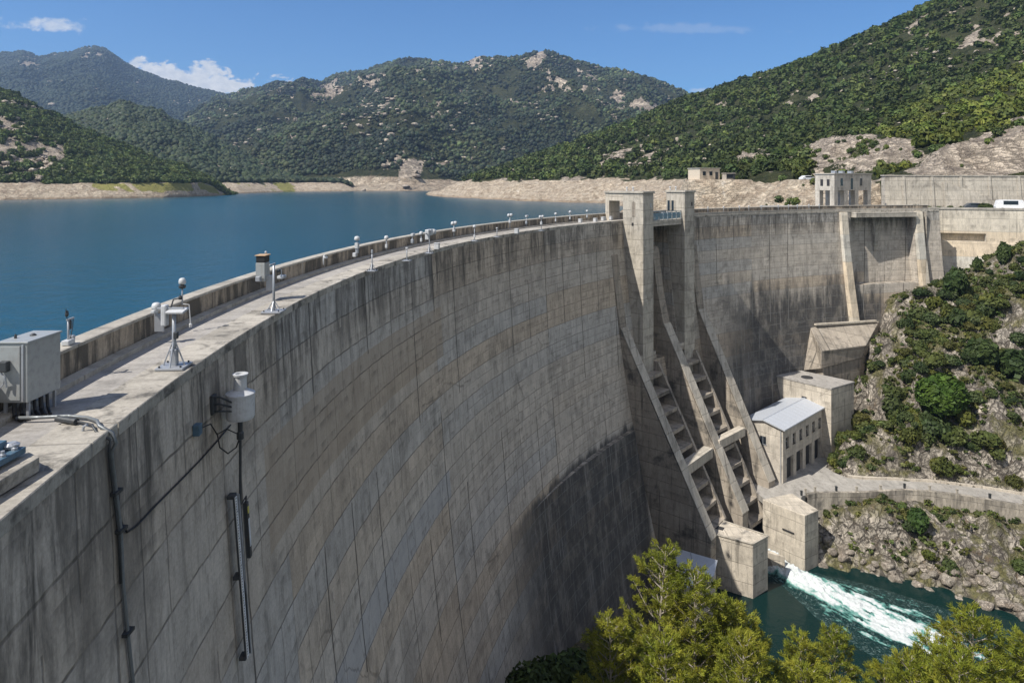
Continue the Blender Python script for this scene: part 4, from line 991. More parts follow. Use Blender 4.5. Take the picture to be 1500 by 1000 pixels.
def car(p, rz, mat, label, grp=None, van=False):
    o = empty('parked_van' if van else 'parked_car', p, label, 'van' if van else 'car', grp, rz)
    L, w, h = (5.4, 1.95, 2.1) if van else (4.3, 1.75, 1.42)
    def lm(name, build, m, par=o, bev=0.0):
        m_ = MB(); build(m_); return m_.build(name, m, par, local=True, bevel=bev)
    prof = [(-L / 2, .3), (-L / 2, .85), (-L / 2 + .1, 1.0), (-L * .42, h - .08), (-L * .3, h), (L * .30, h), (L * .40, 1.15), (L / 2 - .05, .95), (L / 2, .6), (L / 2, .3)] if van else \
           [(-L / 2, .3), (-L / 2, .72), (-L * .46, .92), (-L * .3, h - .03), (-L * .12, h), (L * .08, h - .03), (L * .26, .93), (L * .47, .78), (L / 2, .6), (L / 2, .3)]
    lm('body', lambda m_: m_.loft([vec(x, -w / 2, z) for x, z in prof], [vec(x, w / 2, z) for x, z in prof]), mat, bev=.07)
    zt, zb = h - .14, (1.2 if van else .95)
    for sg in (-1, 1):
        lm('side_window', lambda m_: m_.hexa([vec(x, sg * (w / 2 + y), z) for z, y in ((zb, .012), (zt, .012)) for x, y in ((-L * .28, y), (L * .16, y), (L * .16, y - .04), (-L * .28, y - .04))]), M['glass'])
        for x in (-L * .31, L * .31):
            wh = lm('wheel', lambda m_: m_.lathe((x, sg * (w / 2 - .1), .32), [(.2, -.11), (.32, -.1), (.33, 0), (.32, .1), (.2, .11)], 16, (0, 1, 0)), M['tyre'])
            lm('rim', lambda m_: m_.lathe((x, sg * (w / 2 + .02), .32), [(.19, -.02), (.19, .02), (.05, .03)], 10, (0, sg, 0)), M['grey_metal'], wh)
    lm('windscreen', lambda m_: m_.hexa([vec(L * .265, -w * .42, zb + .04), vec(L * .265, w * .42, zb + .04), vec(L * .235, w * .42, zb + .03), vec(L * .235, -w * .42, zb + .03), vec(L * .12, -w * .38, zt + .06), vec(L * .12, w * .38, zt + .06), vec(L * .09, w * .38, zt + .04), vec(L * .09, -w * .38, zt + .04)]) if not van else m_.box((L * .36, 0, 1.5), (.16, w * .8, .6)), M['glass'])
    for sg in (-1, 1): lm('headlight', lambda m_: m_.box((L / 2 - .01, sg * w * .36, .66), (.06, .3, .14)), M['white'])
    return o
car(vec(95.5, 130.6, -5.75), -.35, M['car_white'], 'white van parked at the right end of the crest beside the wall', None, True)
car(at(1184, 262.5, 176) + vec(0, 0, -.5), .1, M['car_white'], 'white car on the upper road left of the gatehouse')
car(vec(91.5, 134.5, -5.75), -.3, M['car_dark'], 'dark car by the green hedge under the ribbed retaining wall')
hd = empty('hedge', vec(92.0, 132.6, -5.75), 'clipped dark green hedge on the yard in front of the dark car', 'hedge')
# ------------------------------------------------------------------ terrain
def rbf(pts):
    P = np.array([[p[0], p[1]] for p in pts], float); z = np.array([p[2] for p in pts], float)
    n = len(P); D = np.linalg.norm(P[:, None] - P[None], axis=2)
    A = np.zeros((n + 3, n + 3)); A[:n, :n] = -D + np.eye(n) * -.01; A[:n, n] = 1; A[:n, n + 1:] = P; A[n, :n] = 1; A[n + 1:, :n] = P.T
    w = np.linalg.solve(A, np.concatenate([z, np.zeros(3)]))
    def ev(x, y):
        out = w[n] + w[n + 1] * x + w[n + 2] * y
        for i in range(n): out = out - w[i] * np.hypot(x - P[i, 0], y - P[i, 1])
        return out
    return ev
def hillmat(name, far=0.0, sc=.05):
    t = NT(name); p = t.pos(); z = t.sep(t.attr('zone'))
    n1 = t.noise(p, sc, 6, .65); n2 = t.noise(p, sc * 7, 6, .7); n3 = t.noise(p, sc * 2.4, 5, .65, .4)
    veg = t.mix(t.mr(n1, .38, .62), (.032, .040, .017), (.058, .064, .027))
    veg = t.mix(t.mr(n2, .50, .74), veg, (.105, .095, .05))
    rk = t.mix(t.mr(n3, .35, .65), (.66, .56, .44), (.40, .335, .27))
    k = t.mr(n2, .3, .7, .6, 1.25); rk = t.mix(1.0, rk, t.vec(k, k, k), 'MULTIPLY')
    vd = t.n('ShaderNodeVectorMath', operation='ADD'); t.put(vd.inputs[0], t.vec(t.m('ADD', t.m('MULTIPLY', t.sep(p)[0], .55), t.m('MULTIPLY', t.sep(p)[2], .5)), t.m('MULTIPLY', t.sep(p)[1], .45), t.m('MULTIPLY', t.sep(p)[2], 1.9))); t.put(vd.inputs[1], t.vec(t.m('MULTIPLY', n3, .9 / sc), t.m('MULTIPLY', n2, .25 / sc), t.m('MULTIPLY', n3, .5 / sc)))
    crk = t.m('MAXIMUM', t.mr(t.vor(vd.outputs[0], sc * 1.7, 'DISTANCE_TO_EDGE'), .10, 0.0), t.m('MULTIPLY', t.mr(t.vor(vd.outputs[0], sc * 5.5, 'DISTANCE_TO_EDGE'), .13, 0.0), .7)); rk = t.mix(t.m('MULTIPLY', crk, .6), rk, (.075, .06, .048))
    bk = t.mix(t.mr(n3, .38, .62), (.62, .525, .40), (.45, .36, .265)); k = t.mr(n2, .3, .7, .72, 1.18); bk = t.mix(1.0, bk, t.vec(k, k, k), 'MULTIPLY')
    bz = t.sep(p)[2]
    lay = t.noise(t.scale3(p, .012, .012, 1.1), 1.0, 4, .6); bk = t.mix(t.mr(lay, .52, .68, 0, .4), bk, (.27, .205, .15))
    gul = t.noise(t.scale3(p, .38, .38, .07), 1.0, 6, .72, .7); bk = t.mix(t.mr(gul, .50, .66, 0, .7), bk, (.20, .155, .115)); bk = t.mix(t.mr(gul, .44, .30, 0, .6), bk, (.72, .66, .57))
    bk = t.mix(t.mr(bz, LAKE + 1.4, LAKE + .3, 0, .55), bk, (.30, .215, .14))
    gr = t.mix(t.mr(n2, .35, .65), (.26, .26, .075), (.36, .32, .12))
    c = t.mix(t.mr(t.m('ADD', z[0], t.m('ADD', t.m('MULTIPLY', t.m('SUBTRACT', n2, .5), 1.9), t.m('MULTIPLY', t.m('SUBTRACT', n3, .5), 1.2))), .42, .56), veg, rk)
    c = t.mix(t.mr(t.m('ADD', z[1], t.m('MULTIPLY', t.m('SUBTRACT', n3, .5), .5)), .35, .6), c, bk)
    c = t.mix(t.mr(t.m('ADD', z[2], t.m('MULTIPLY', t.m('SUBTRACT', n3, .5), 1.2)), .45, .65), c, gr)
    h = t.m('SUBTRACT', t.m('ADD', t.m('MULTIPLY', n2, 1.2), t.m('MULTIPLY', n3, 1.8)), t.m('MULTIPLY', crk, .35))
    return t.fin(t.pbr(c, .95, normal=t.bump(h, 1.0, .12 / sc), spec=.15))
M['hill_near'] = hillmat('hill_ground', sc=.12); M['hill_far'] = hillmat('mountain_ground', sc=.022)
def interp(pts, x):
    xs, ys = zip(*pts); return np.interp(x, xs, ys)

class Patch:      # a sheet of ground sampled on a lattice
    def __init__(s, X, Y, Zz, zone): s.X, s.Y, s.Z, s.zone = X, Y, Zz, zone
    def build(s, name, m, label, smooth=True):
        ni, nj = s.X.shape
        v = np.stack([s.X, s.Y, s.Z], -1).reshape(-1, 3)
        o = np_mesh(name, v, grid_faces(ni, nj)[:, ::-1], m, attrs={'zone': s.zone.reshape(-1, 3)}, smooth=smooth)
        if o.data.polygons[0].normal.z < 0: o.data.flip_normals()
        return tag(o, label, name, kind='structure')
    def scatter(s, n, dens, r):
        A = np.hypot(s.X[1:, :-1] - s.X[:-1, :-1], s.Y[1:, :-1] - s.Y[:-1, :-1]) * np.hypot(s.X[:-1, 1:] - s.X[:-1, :-1], s.Y[:-1, 1:] - s.Y[:-1, :-1])
        w = (A * dens[:-1, :-1]).ravel(); w = w / w.sum()
        k = r.choice(len(w), n, p=w); i, j = np.divmod(k, s.X.shape[1] - 1); a, b = r.random(n), r.random(n)
        def bi(Q): return Q[i, j] * (1 - a) * (1 - b) + Q[i + 1, j] * a * (1 - b) + Q[i, j + 1] * (1 - a) * b + Q[i + 1, j + 1] * a * b
        return np.stack([bi(s.X), bi(s.Y), bi(s.Z)], 1)

def mountain(pa, pb, dpx, base, crest_, seed, relief, bankz, ns=70, shape=.85, back=.35, spur=1.0, fine=1.0):
    """base/crest_: lists (px, py, Y)"""
    px = np.arange(pa, pb + dpx, dpx, float); s = np.concatenate([np.linspace(0, .06, 8)[:-1], np.linspace(.06, 1, ns), 1 + np.linspace(0, back, 12)[1:]])
    bY = interp([(q[0], q[2]) for q in base], px); bz = -(interp([(q[0], q[1]) for q in base], px) - HY) / F * bY
    cY = interp([(q[0], q[2]) for q in crest_], px); cz = -(interp([(q[0], q[1]) for q in crest_], px) - HY) / F * cY
    cz = cz + (fbm(px * .05, px * 0, 3, seed + 50) - .5) * cY * .006
    PX, SS = np.meshgrid(px, s, indexing='ij'); BY, CYY = bY[:, None], cY[:, None]
    Yw = BY + (CYY - BY) * SS; Xw = (PX - PX0) / F * Yw
    f = np.where(SS <= 1, np.clip(SS, 0, 1) ** shape, 1 - (SS - 1) * 1.6)
    Zw = bz[:, None] + (cz - bz)[:, None] * f
    env = np.clip(np.sin(np.clip(SS, 0, 1) * math.pi), 0, 1) ** .7
    H = cz[:, None] - bz[:, None]
    warp = (fbm(Xw / H.max() * 2, Yw / H.max() * 2, 3, seed + 9) - .5)
    rg = ridged((Xw / H.max() * 2.2 + warp * .9) * spur, Yw / H.max() * 1.1, 4, seed) - .55
    Zw = Zw + rg * H * relief * env + (fbm(Xw / 28., Yw / 28., 4, seed + 20) - .5) * 9 * fine * np.clip(SS * 8, 0, 1) * np.clip((1.25 - SS) * 4, 0, 1)
    zone = np.zeros(PX.shape + (3,)); 
    return PX, SS, Xw, Yw, Zw, zone

# reservoir and its far shores
def watermat(name, c, wave, rough, fleck=0.0, fl_dir=(1, 1, 1), streak=None):
    t = NT(name); p = t.pos()
    a = t.noise(t.scale3(p, *fl_dir), wave, 4, .6, .3); b = t.noise(p, wave * 5.5, 3, .6); d = t.noise(p, wave * .03, 3, .5)
    cc = t.mix(t.mr(d, .35, .65), c, (c[0] * 1.25 + .002, c[1] * 1.22, c[2] * 1.16))
    h = t.m('ADD', t.m('MULTIPLY', a, 1.0), t.m('MULTIPLY', b, .3))
    if fleck:
        q = t.noise(t.scale3(p, .55, .55, 1), .9, 5, .72, 1.6)
        big = t.mr(t.noise(p, .11, 3), .44, .62)
        cc = t.mix(t.m('MULTIPLY', t.m('MULTIPLY', t.mr(q, .655, .69), big), fleck), cc, (.6, .66, .64))
    return t.fin(t.pbr(cc, rough, normal=t.bump(h, .6, .35 / wave * .2), spec=.4, ior=1.333))
M['lake'] = watermat('reservoir_water', (.0005, .050, .080), .32, .2)
M['river'] = watermat('river_water', (.003, .019, .018), .9, .14, fleck=.8)
mb = MB(); lk = []
for k in range(0, 90): lk.append(pol(103.4, 84.0 - k * 1.43, 0))
mb.add([(p.x, p.y, LAKE) for p in lk] + [(-1400, -60, LAKE), (-1400, 1250, LAKE), (900, 1250, LAKE), (900, 139, LAKE), (80, 139, LAKE)], [list(range(len(lk) + 5))])
import bmesh
lake = mb.build('reservoir_water', M['lake']); tag(lake, 'deep blue reservoir behind the dam', 'water', kind='structure')

# left near hill
HB = mountain(-420, 345, 3.0, [(-420, 296, 360), (0, 293, 393), (150, 291, 423), (200, 290.4, 436), (240, 289.5, 450), (280, 288.2, 475), (310, 287, 503), (345, 285.5, 540)],
              [(-420, 40, 640), (0, 133, 560), (50, 158, 560), (100, 184, 560), (170, 214, 560), (240, 240, 570), (300, 259, 580), (345, 272, 590)], 3, .10, LAKE, shape=.9)
PX, SS, X, Y, Zh, zone = HB
bank = LAKE + np.clip(SS / .085, 0, 1) * 9.5
low = SS < .11; wv = (fbm(X / 9., Y / 9., 4, 61) - .5)
Zh = np.where(SS < .085, bank + wv * 3.0 * np.clip(SS / .03, 0, 1), np.maximum(Zh, LAKE + 9.5 + (SS - .085) * 4 + wv * 3)); Zh[:, 0] = LAKE - 1.5
zone[..., 1] = sstep(SS + wv * .05, .105, .08)
zone[..., 0] = sstep(fbm(X / 7., Zh / 4., 5, 5) + .06 + .26 * sstep(PX, 170, 60) * sstep(np.abs(SS - .42), .34, .06), .60, .74)
zone[..., 2] = sstep(fbm(X / 26., Y / 9., 3, 8), .36, .46) * zone[..., 1] * sstep(SS, .025, .05) * sstep(PX, 90, 140) * 1.3
Zh = Zh + (LAKE - 2.5 - Zh) * sstep(PX, 296, 345)
HBp = Patch(X, Y, Zh, zone); HBp.build('hill', M['hill_near'], 'nearest wooded hill on the left shore, above a bare bank')
# low hill behind it
HA = mountain(60, 540, 3.0, [(60, 286, 560), (300, 285, 560), (345, 284, 585), (430, 281, 690), (540, 280.0, 735)],
              [(60, 185, 900), (130, 166, 930), (180, 152, 950), (230, 165, 960), (300, 199, 970), (350, 220, 980), (400, 238, 990), (470, 258, 1000), (540, 268, 1000)], 11, .12, LAKE)
PX, SS, X, Y, Zh, zone = HA
wv = (fbm(X / 12., Y / 12., 4, 62) - .5)
bank = LAKE + np.clip(SS / .09, 0, 1) * 9.0
Zh = np.where(SS < .09, bank + wv * 3 * np.clip(SS / .03, 0, 1), np.maximum(Zh, LAKE + 9 + (SS - .09) * 4 + wv * 3)); Zh[:, 0] = LAKE - 1.5
zone[..., 1] = sstep(SS + wv * .05, .11, .085); zone[..., 0] = sstep(fbm(X / 14., Zh / 9., 5, 15), .64, .76)
zone[..., 2] = sstep(fbm(X / 30., Y / 14., 3, 9), .45, .58) * zone[..., 1] * sstep(PX, 470, 420)
Zh = Zh + (LAKE - 2.5 - Zh) * sstep(PX, 495, 540)
HAp = Patch(X, Y, Zh, zone); HAp.build('hill', M['hill_near'], 'low wooded spur behind the nearest left hill, tapering to the water')
# centre mountain
HC = mountain(270, 1180, 3.0, [(270, 279.5, 760), (470, 279.6, 745), (600, 280, 733), (690, 282, 800), (1180, 283, 900)],
              [(270, 170, 2500), (330, 141, 2500), (370, 132, 2450), (400, 125, 2400), (450, 118, 2300), (470, 121, 2260), (500, 109, 2200), (530, 106, 2150), (560, 96, 2000), (580, 88, 1950), (600, 86, 1930), (625, 89, 1900), (650, 93, 1880), (676, 96, 1860), (692, 88, 1840),
               (710, 82, 1820), (735, 84, 1810), (760, 84, 1800), (778, 78, 1790), (800, 76, 1780), (820, 81, 1780), (860, 95, 1800), (880, 102, 1820), (905, 104, 1850), (930, 110, 1870), (960, 120, 1900), (1000, 134, 1950), (1025, 145, 2000), (1100, 175, 2000), (1180, 190, 2000)], 21, .36, LAKE, ns=110, shape=.95, spur=1.0)
PX, SS, X, Y, Zh, zone = HC
wv = (fbm(X / 16., Y / 16., 4, 63) - .5)
Zh = np.where(SS < .03, LAKE + np.clip(SS / .028, 0, 1) * 10 + wv * 3 * np.clip(SS / .01, 0, 1), np.maximum(Zh, LAKE + 10 + (SS - .03) * 6)); Zh[:, 0] = LAKE - 1.5
zone[..., 1] = sstep(SS + wv * .014, .040, .030) * sstep(Zh, LAKE + 15, LAKE + 10)
PYs = HY - Zh / Y * F
def blob(cx, cy, rx, ry, tilt=0.0): return np.clip(1.25 - np.hypot((PX - cx - tilt * (PYs - cy)) / rx, (PYs - cy) / ry), 0, 1)
rk = np.maximum.reduce([blob(535, 128, 26, 20, -.6), blob(480, 132, 34, 15, -.5), blob(700, 92, 28, 10), blob(785, 92, 20, 14), blob(905, 145, 13, 14), blob(950, 158, 28, 10, .6), blob(830, 120, 60, 20) * .45, blob(600, 240, 110, 16) * .2])
zone[..., 0] = sstep(fbm(X / 24., Zh / 16., 5, 31) + rk * .36 + .3 * (ridged(X / 30., Zh / 34., 3, 36) - .5) * (rk > 0), .68, .80)
zone[..., 0] = np.maximum(zone[..., 0], sstep(fbm(X / 60., Zh / 4., 4, 77), .64, .74) * .8 * sstep(np.abs(PYs - 243), 14, 5) * (PX > 480) * (PX < 690))
HCp = Patch(X, Y, Zh, zone); HCp.build('mountain', M['hill_far'], 'broad green mountain with rocky tops across the lake in the middle')
# far left mountain
HD = mountain(-600, 520, 4.0, [(-600, 262, 1500), (100, 262, 1500), (520, 250, 2200)],
              [(-600, 30, 3100), (-200, 70, 3100), (-60, 96, 3100), (0, 80, 3100), (35, 75, 3100), (58, 83, 3120), (85, 78, 3120), (112, 75, 3120), (128, 69, 3110), (140, 66, 3100), (150, 71, 3100), (165, 81, 3100), (190, 97, 3100), (215, 108, 3080), (240, 118, 3050), (290, 130, 3050), (330, 139, 3000), (380, 150, 3000), (520, 190, 3000)], 41, .17, LAKE, ns=80, spur=1.1)
PX, SS, X, Y, Zh, zone = HD
PYs = HY - Zh / Y * F
zone[..., 0] = sstep(fbm(X / 45., Zh / 30., 5, 33) + np.maximum(blob(135, 82, 30, 12), blob(45, 95, 26, 14) * .6) * .26, .70, .82)
HDp = Patch(X, Y, Zh, zone); HDp.build('mountain', M['hill_far'], 'highest and most distant mountain at the left, blue with haze')

# right hill: control points (px, py, distance)
c3 = [(655, 290, 480), (700, 293, 425), (760, 296, 380), (830, 298.5, 352), (890, 300, 338), (1000, 312, 270), (1050, 316, 190), (1120, 316, 172), (1200, 318, 158),
      (662, 278, 500), (690, 269, 478), (760, 274, 410), (830, 275, 376), (890, 273, 360), (960, 275, 320), (1005, 270, 270), (1032, 263, 200), (1070, 262.5, 190), (1100, 262.5, 186), (1150, 262, 180), (1200, 261.5, 172), (1260, 262, 168),
      (1040, 261.5, 225), (1100, 260.5, 215), (1150, 259, 200),
      (690, 262, 560), (760, 241, 640), (850, 214, 660), (900, 196, 660), (950, 172, 660), (1000, 150, 655), (1050, 135, 640), (1100, 119, 610), (1150, 103, 580), (1200, 85, 545), (1250, 62, 510), (1300, 40, 485), (1340, 22, 460), (1385, 2, 440), (1500, -45, 410), (1700, -110, 370), (1950, -150, 340),
      (770, 262, 470), (850, 250, 450), (900, 244, 430), (950, 235, 430), (1000, 220, 430), (1040, 245, 280), (1100, 205, 400), (1110, 238, 270), (1160, 246, 205), (1200, 212, 245), (1200, 155, 420), (1290, 196, 245), (1290, 120, 385), (1290, 235, 195),
      (1350, 250, 165), (1340, 205, 190), (1400, 225, 162), (1400, 180, 205), (1400, 100, 335), (1470, 200, 158), (1500, 175, 180), (1500, 120, 235), (1500, 60, 335), (1500, 245, 152), (1440, 251, 156), (1700, 240, 148), (1700, 130, 200), (1700, 20, 300), (1950, 200, 150), (1950, 60, 240),
      (1300, 256, 150), (1400, 257.5, 147), (1500, 258, 145), (1700, 258, 142), (1950, 258, 140)]
pts = [tuple(at(*c)) for c in c3] + [(400, 900, 60), (100, 900, -20), (700, 700, 150), (700, 300, 150), (520, 640, 130), (0, 800, -30)]
evD = rbf(pts)
px = np.arange(600, 2000, 4.0); Yl = np.exp(np.linspace(math.log(147.5), math.log(800), 190))
PXg, YY = np.meshgrid(px, Yl, indexing='ij'); XX = (PXg - PX0) / F * YY
Zd = evD(XX, YY)
PYg = HY - Zd / YY * F
rough = fbm(XX / 14., YY / 14., 5, 71) - .5
road = np.exp(-((PYg - 262) / 3.0) ** 2) * (PXg > 1025) * (PXg < 1290) * (YY < 215)
cutm = sstep(YY, 205, 195) * (PXg > 990) * (PXg < 1300) * sstep(Zd, -.2, -1.0)
cliff = np.maximum(np.clip(1.2 - np.hypot((PXg - 1440) / 115, (PYg - 232 + (PXg - 1440) * .28) / 34), 0, 1) * (YY < 215), np.clip(1.25 - np.hypot((PXg - 1260) / 100, (PYg - 226) / 26), 0, 1) * (YY < 260))
cliff = np.maximum(cliff, np.clip(1.2 - np.hypot((PXg - 1080) / 60, (PYg - 232) / 16), 0, 1) * (YY < 300) * .6)
rk2 = np.maximum(np.clip(1.2 - np.hypot((PXg - 1440) / 55, (PYg - 55) / 26), 0, 1), np.maximum(np.clip(1.2 - np.hypot((PXg - 935) / 90, (PYg - 232) / 24), 0, 1) * .75, np.clip(1.2 - np.hypot((PXg - 1320) / 30, (PYg - 40) / 14), 0, 1) * .5))
amp = 3.2 + 2.0 * sstep(YY, 250, 400)
Zd = Zd + rough * amp * (1 - road) * sstep(YY, 148, 156)
rd3 = ridged((XX + YY * .3) / 7., (Zd + YY * .5) / 9., 4, 73) - .5
shore_ = sstep(Zd, 3, 0) * (PXg < 1035); rd4 = ridged((XX - YY * .3) / 18., (Zd * 1.4 + YY * .2) / 12., 4, 74) - .5
Zd = Zd + (rd3 * 4.5 + rd4 * 6.5 + (ridged((XX + Zd) / 3.1, (YY - Zd * .6) / 4.3, 3, 79) - .5) * 2.2) * np.clip(cliff * 1.3 + cutm * .5 + shore_ * .5, 0, 1) * (1 - road) * sstep(YY, 148, 156)
Zd[:, 0] = -14.0; Zd = np.where((PXg < 1010) & (YY < 235), -14.0, Zd)
for hx_, hy_ in ((at(1031, 263, 192).x, 192), (at(1067, 263, 190).x, 190), (at(1213, 262, 178).x, 178), (at(1184, 262, 176).x, 176)):
    wgt = sstep(np.hypot((XX - hx_), (YY - hy_) * .9), 9, 5.0); Zd = Zd + (.35 - Zd) * wgt
zone = np.zeros(PXg.shape + (3,))
zone[..., 1] = np.maximum(cutm, sstep(Zd + rough * 6, 1.2, -.6) * (PXg < 1030)) * (1 - road * .3)
zone[..., 0] = np.clip(np.maximum(sstep(cliff + (fbm(XX / 10., YY / 9., 4, 87) - .5) * 1.1, .12, .4) * (cliff > 0), sstep(fbm(XX / 10., YY / 9., 5, 88) + rk2 * .30, .64, .76)), 0, 1)
zone[..., 2] = road * .3
keep = ~((XX < 62) & (YY < 158))
HRp = Patch(XX, YY, Zd, zone); HRp.build('hill', M['hill_near'], 'big wooded hill rising on the right behind the dam, with tan rock cuts at its foot')
M['road_far'] = plain('earth_road', (.46, .39, .30), .95)

# right bank between the dam and the river
e3 = [(1500, 360, 118.5), (1450, 384, 120.5), (1400, 414, 122), (1350, 426, 123.5), (1325, 432, 124), (1300, 442, 122.5), (1290, 477, 121), (1274, 520, 117.5), (1258, 560, 113), (1243, 600, 109.5), (1231, 645, 105.5), (1220, 676, 102.5),
      (1400, 480, 113), (1500, 450, 111), (1400, 580, 104.5), (1500, 560, 103), (1330, 560, 108), (1330, 480, 116), (1300, 640, 102), (1400, 655, 97.8), (1500, 650, 96.5), (1250, 690, 99), (1320, 688, 97.3), (1400, 694, 95.6), (1460, 706, 93.6), (1500, 716, 92.6),
      (1700, 300, 120), (1700, 500, 108), (1700, 650, 98), (1700, 745, 89), (1950, 300, 118), (1950, 600, 100)]
pe = [tuple(at(*c)) for c in e3] + [(60, 118, -44), (57, 112, -45), (64, 123, -40), (69, 126, -34), (52, 107, -45), (45, 100, -45), (41, 104, -45), (52, 96.5, -44.2), (58, 94.5, -44), (66, 91.3, -44), (48, 99, -44.5), (62, 92.8, -44),
      (44.5, 92, -44.4), (42.5, 91.6, -45.4), (47.5, 90.6, -45.0), (50.3, 89.3, -45.2), (54, 88.8, -45.8), (58, 86.9, -47.0), (63, 84.6, -47.6), (70, 80.5, -47.6), (80, 74, -47.6), (43, 89.6, -48.6), (47, 88.3, -48.6), (49.6, 87.2, -49.2), (55, 85.5, -49.3), (60, 80.5, -49.5), (72, 70, -49.5), (85, 60, -49.5),
      (40, 87, -52.5), (46, 84, -52.2), (51, 82, -51.8), (57, 77, -51.8), (68, 66, -52), (80, 54, -52), (45, 76, -54), (55, 65, -54), (70, 50, -54), (38, 95, -50), (90, 128, -16), (80, 132, -22), (100, 126, -12), (130, 115, -2), (140, 100, -6), (140, 80, -30), (120, 70, -44), (130, 130, 2)]
evE = rbf(pe)
gx = np.arange(38, 150, .5); gy = np.arange(50, 141, .5); XE, YE = np.meshgrid(gx, gy, indexing='ij')
ZE = evE(XE, YE)
under = np.zeros(XE.shape)
from mathutils import geometry as _g
polyr = [(p.x, p.y) for p in yp]
def inpoly(X_, Y_, poly):
    ins = np.zeros(X_.shape, bool); n = len(poly)
    for i in range(n):
        x1, y1 = poly[i]; x2, y2 = poly[(i + 1) % n]
        c = ((y1 > Y_) != (y2 > Y_)) & (X_ < (x2 - x1) * (Y_ - y1) / (y2 - y1 + 1e-12) + x1); ins ^= c
    return ins
def dpoly(X_, Y_, poly, closed=True):
    dmin = np.full(X_.shape, 1e9); n = len(poly)
    for i in range(n if closed else n - 1):
        x1, y1 = poly[i]; x2, y2 = poly[(i + 1) % n]; L2_ = (x2 - x1) ** 2 + (y2 - y1) ** 2 + 1e-9
        t_ = np.clip(((X_ - x1) * (x2 - x1) + (Y_ - y1) * (y2 - y1)) / L2_, 0, 1)
        dmin = np.minimum(dmin, np.hypot(X_ - x1 - t_ * (x2 - x1), Y_ - y1 - t_ * (y2 - y1)))
    return dmin
inr = inpoly(XE, YE, polyr); dr_ = np.where(inr, 0, dpoly(XE, YE, polyr))
n1 = ridged((XE + ZE * .4) / 6., (YE - ZE * .5) / 6., 4, 91) - .55; n2 = fbm(XE / 2.2, YE / 2.2, 4, 92) - .5; n3 = ridged(XE / 2.6, YE / 2.2, 3, 93) - .5
fade = sstep(dr_, .3, 3.0) * (1 - .65 * sstep(ZE, -24, -15))
ZE = ZE + (n1 * 5.4 + n2 * 1.9 + n3 * 2.5) * fade * sstep(ZE, -54, -49.5)
ZE = np.where(inr, np.minimum(ZE, -43.9), ZE)
ZE = np.where((dr_ < 1.4) & (dr_ > 0), np.minimum(ZE, TERR + .3 + dr_ * .9), ZE)
RR = np.hypot(XE - CX, YE - CY); PHI = np.degrees(np.arctan2(YE - CY, -(XE - CX)))
ZE = np.where((RR > 97.5) & (PHI < 86), np.minimum(ZE, -9.0), ZE)
bld = inpoly(XE, YE, [(p.x, p.y) for p in (K[0] + fd * -1, K[1] + fd * 1.5, K[2] + fd * 1.5, K[3] - fd)]) | inpoly(XE, YE, [(p.x, p.y) for p in Q])
ZE = np.where(bld, np.minimum(ZE, -43.9), ZE)
sd_ = (XE - W0.x) * n_.x * 0
nw = wall_frame(W0, W1)[1]; dist_w = (XE - W0.x) * nw.x + (YE - W0.y) * nw.y
ZE = np.where((dist_w < 0.3) & (XE > 74), np.minimum(ZE, -9.0), ZE)
PXE = PX0 + XE / YE * F; PYE = HY - ZE / YE * F
zone = np.zeros(XE.shape + (3,))
M['bank'] = rockmat('bank_rock', (.41, .365, .305), (.235, .21, .175), 1.6, .5, veg=.50, vegc=(.075, .075, .034), slant=(1, 1, .8))
HEp = Patch(XE, YE, ZE, zone); HEp.build('hillside', M['bank'], 'steep rocky hillside with shrubs on the right bank below the dam')
# left bank, mostly under the trees
pf = [(18, 76, -50.5), (24, 68, -50.5), (31, 59, -50.2), (38, 50, -50), (48, 38, -50), (12, 72, -48), (14, 62, -46), (23.7, 50, -43.5), (29, 42, -40), (9.5, 45, -38.5), (20, 44, -41), (0, 52, -39), (-3, 45, -35.5), (5, 60, -44), (6, 74, -47.5), (0, 30, -32), (20, 25, -33), (-6, 20, -27), (0, 5, -26), (40, 30, -44), (12, 85, -49.5), (21, 80, -49.7), (17, 84, -49.5), (26, 76, -53), (34, 64, -54), (60, 30, -54), (20, 0, -30), (-10, -10, -20), (60, 0, -45)]
evF = rbf(pf); gx = np.arange(-14, 62, .8); gy = np.arange(-8, 92, .8); XF, YF = np.meshgrid(gx, gy, indexing='ij')
ZF = evF(XF, YF) + (fbm(XF / 4., YF / 4., 4, 95) - .5) * 2.0
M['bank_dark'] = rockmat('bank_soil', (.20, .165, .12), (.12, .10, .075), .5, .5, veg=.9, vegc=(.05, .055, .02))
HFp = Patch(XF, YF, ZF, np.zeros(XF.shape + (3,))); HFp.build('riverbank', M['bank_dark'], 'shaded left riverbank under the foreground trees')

# ------------------------------------------------------------------ river and the white water
mb = MB(); mb.add([(10, 40, RIVER), (140, 20, RIVER), (140, 90, RIVER), (60, 93, RIVER), (38, 96, RIVER), (26, 92, RIVER), (12, 88, RIVER)], [[0, 1, 2, 3, 4, 5, 6]])
tag(mb.build('river_water', M['river']), 'dark green river below the dam', 'water', kind='structure')
O = np.array([33.3, 88.9]); a0, a1 = np.array([.60, -.80]), np.array([.70, -.71])
ns_, nc_ = 300, 110
sL = np.linspace(0, 27, ns_); cl_ = np.linspace(-1, 1, nc_); SSg, CC = np.meshgrid(sL, cl_, indexing='ij')
hw = 1.2 + SSg * .14 + 1.3 * sstep(SSg, 2, 12)
k_ = SSg / 27; dirx = a0[0] * (1 - k_) + a1[0] * k_; diry = a0[1] * (1 - k_) + a1[1] * k_
cx_ = O[0] + np.cumsum(dirx[:, :1] * (27 / ns_), 0); cy_ = O[1] + np.cumsum(diry[:, :1] * (27 / ns_), 0)
lat = CC * hw * 1.75
XW = cx_ + lat * .76; YW = cy_ + lat * .65
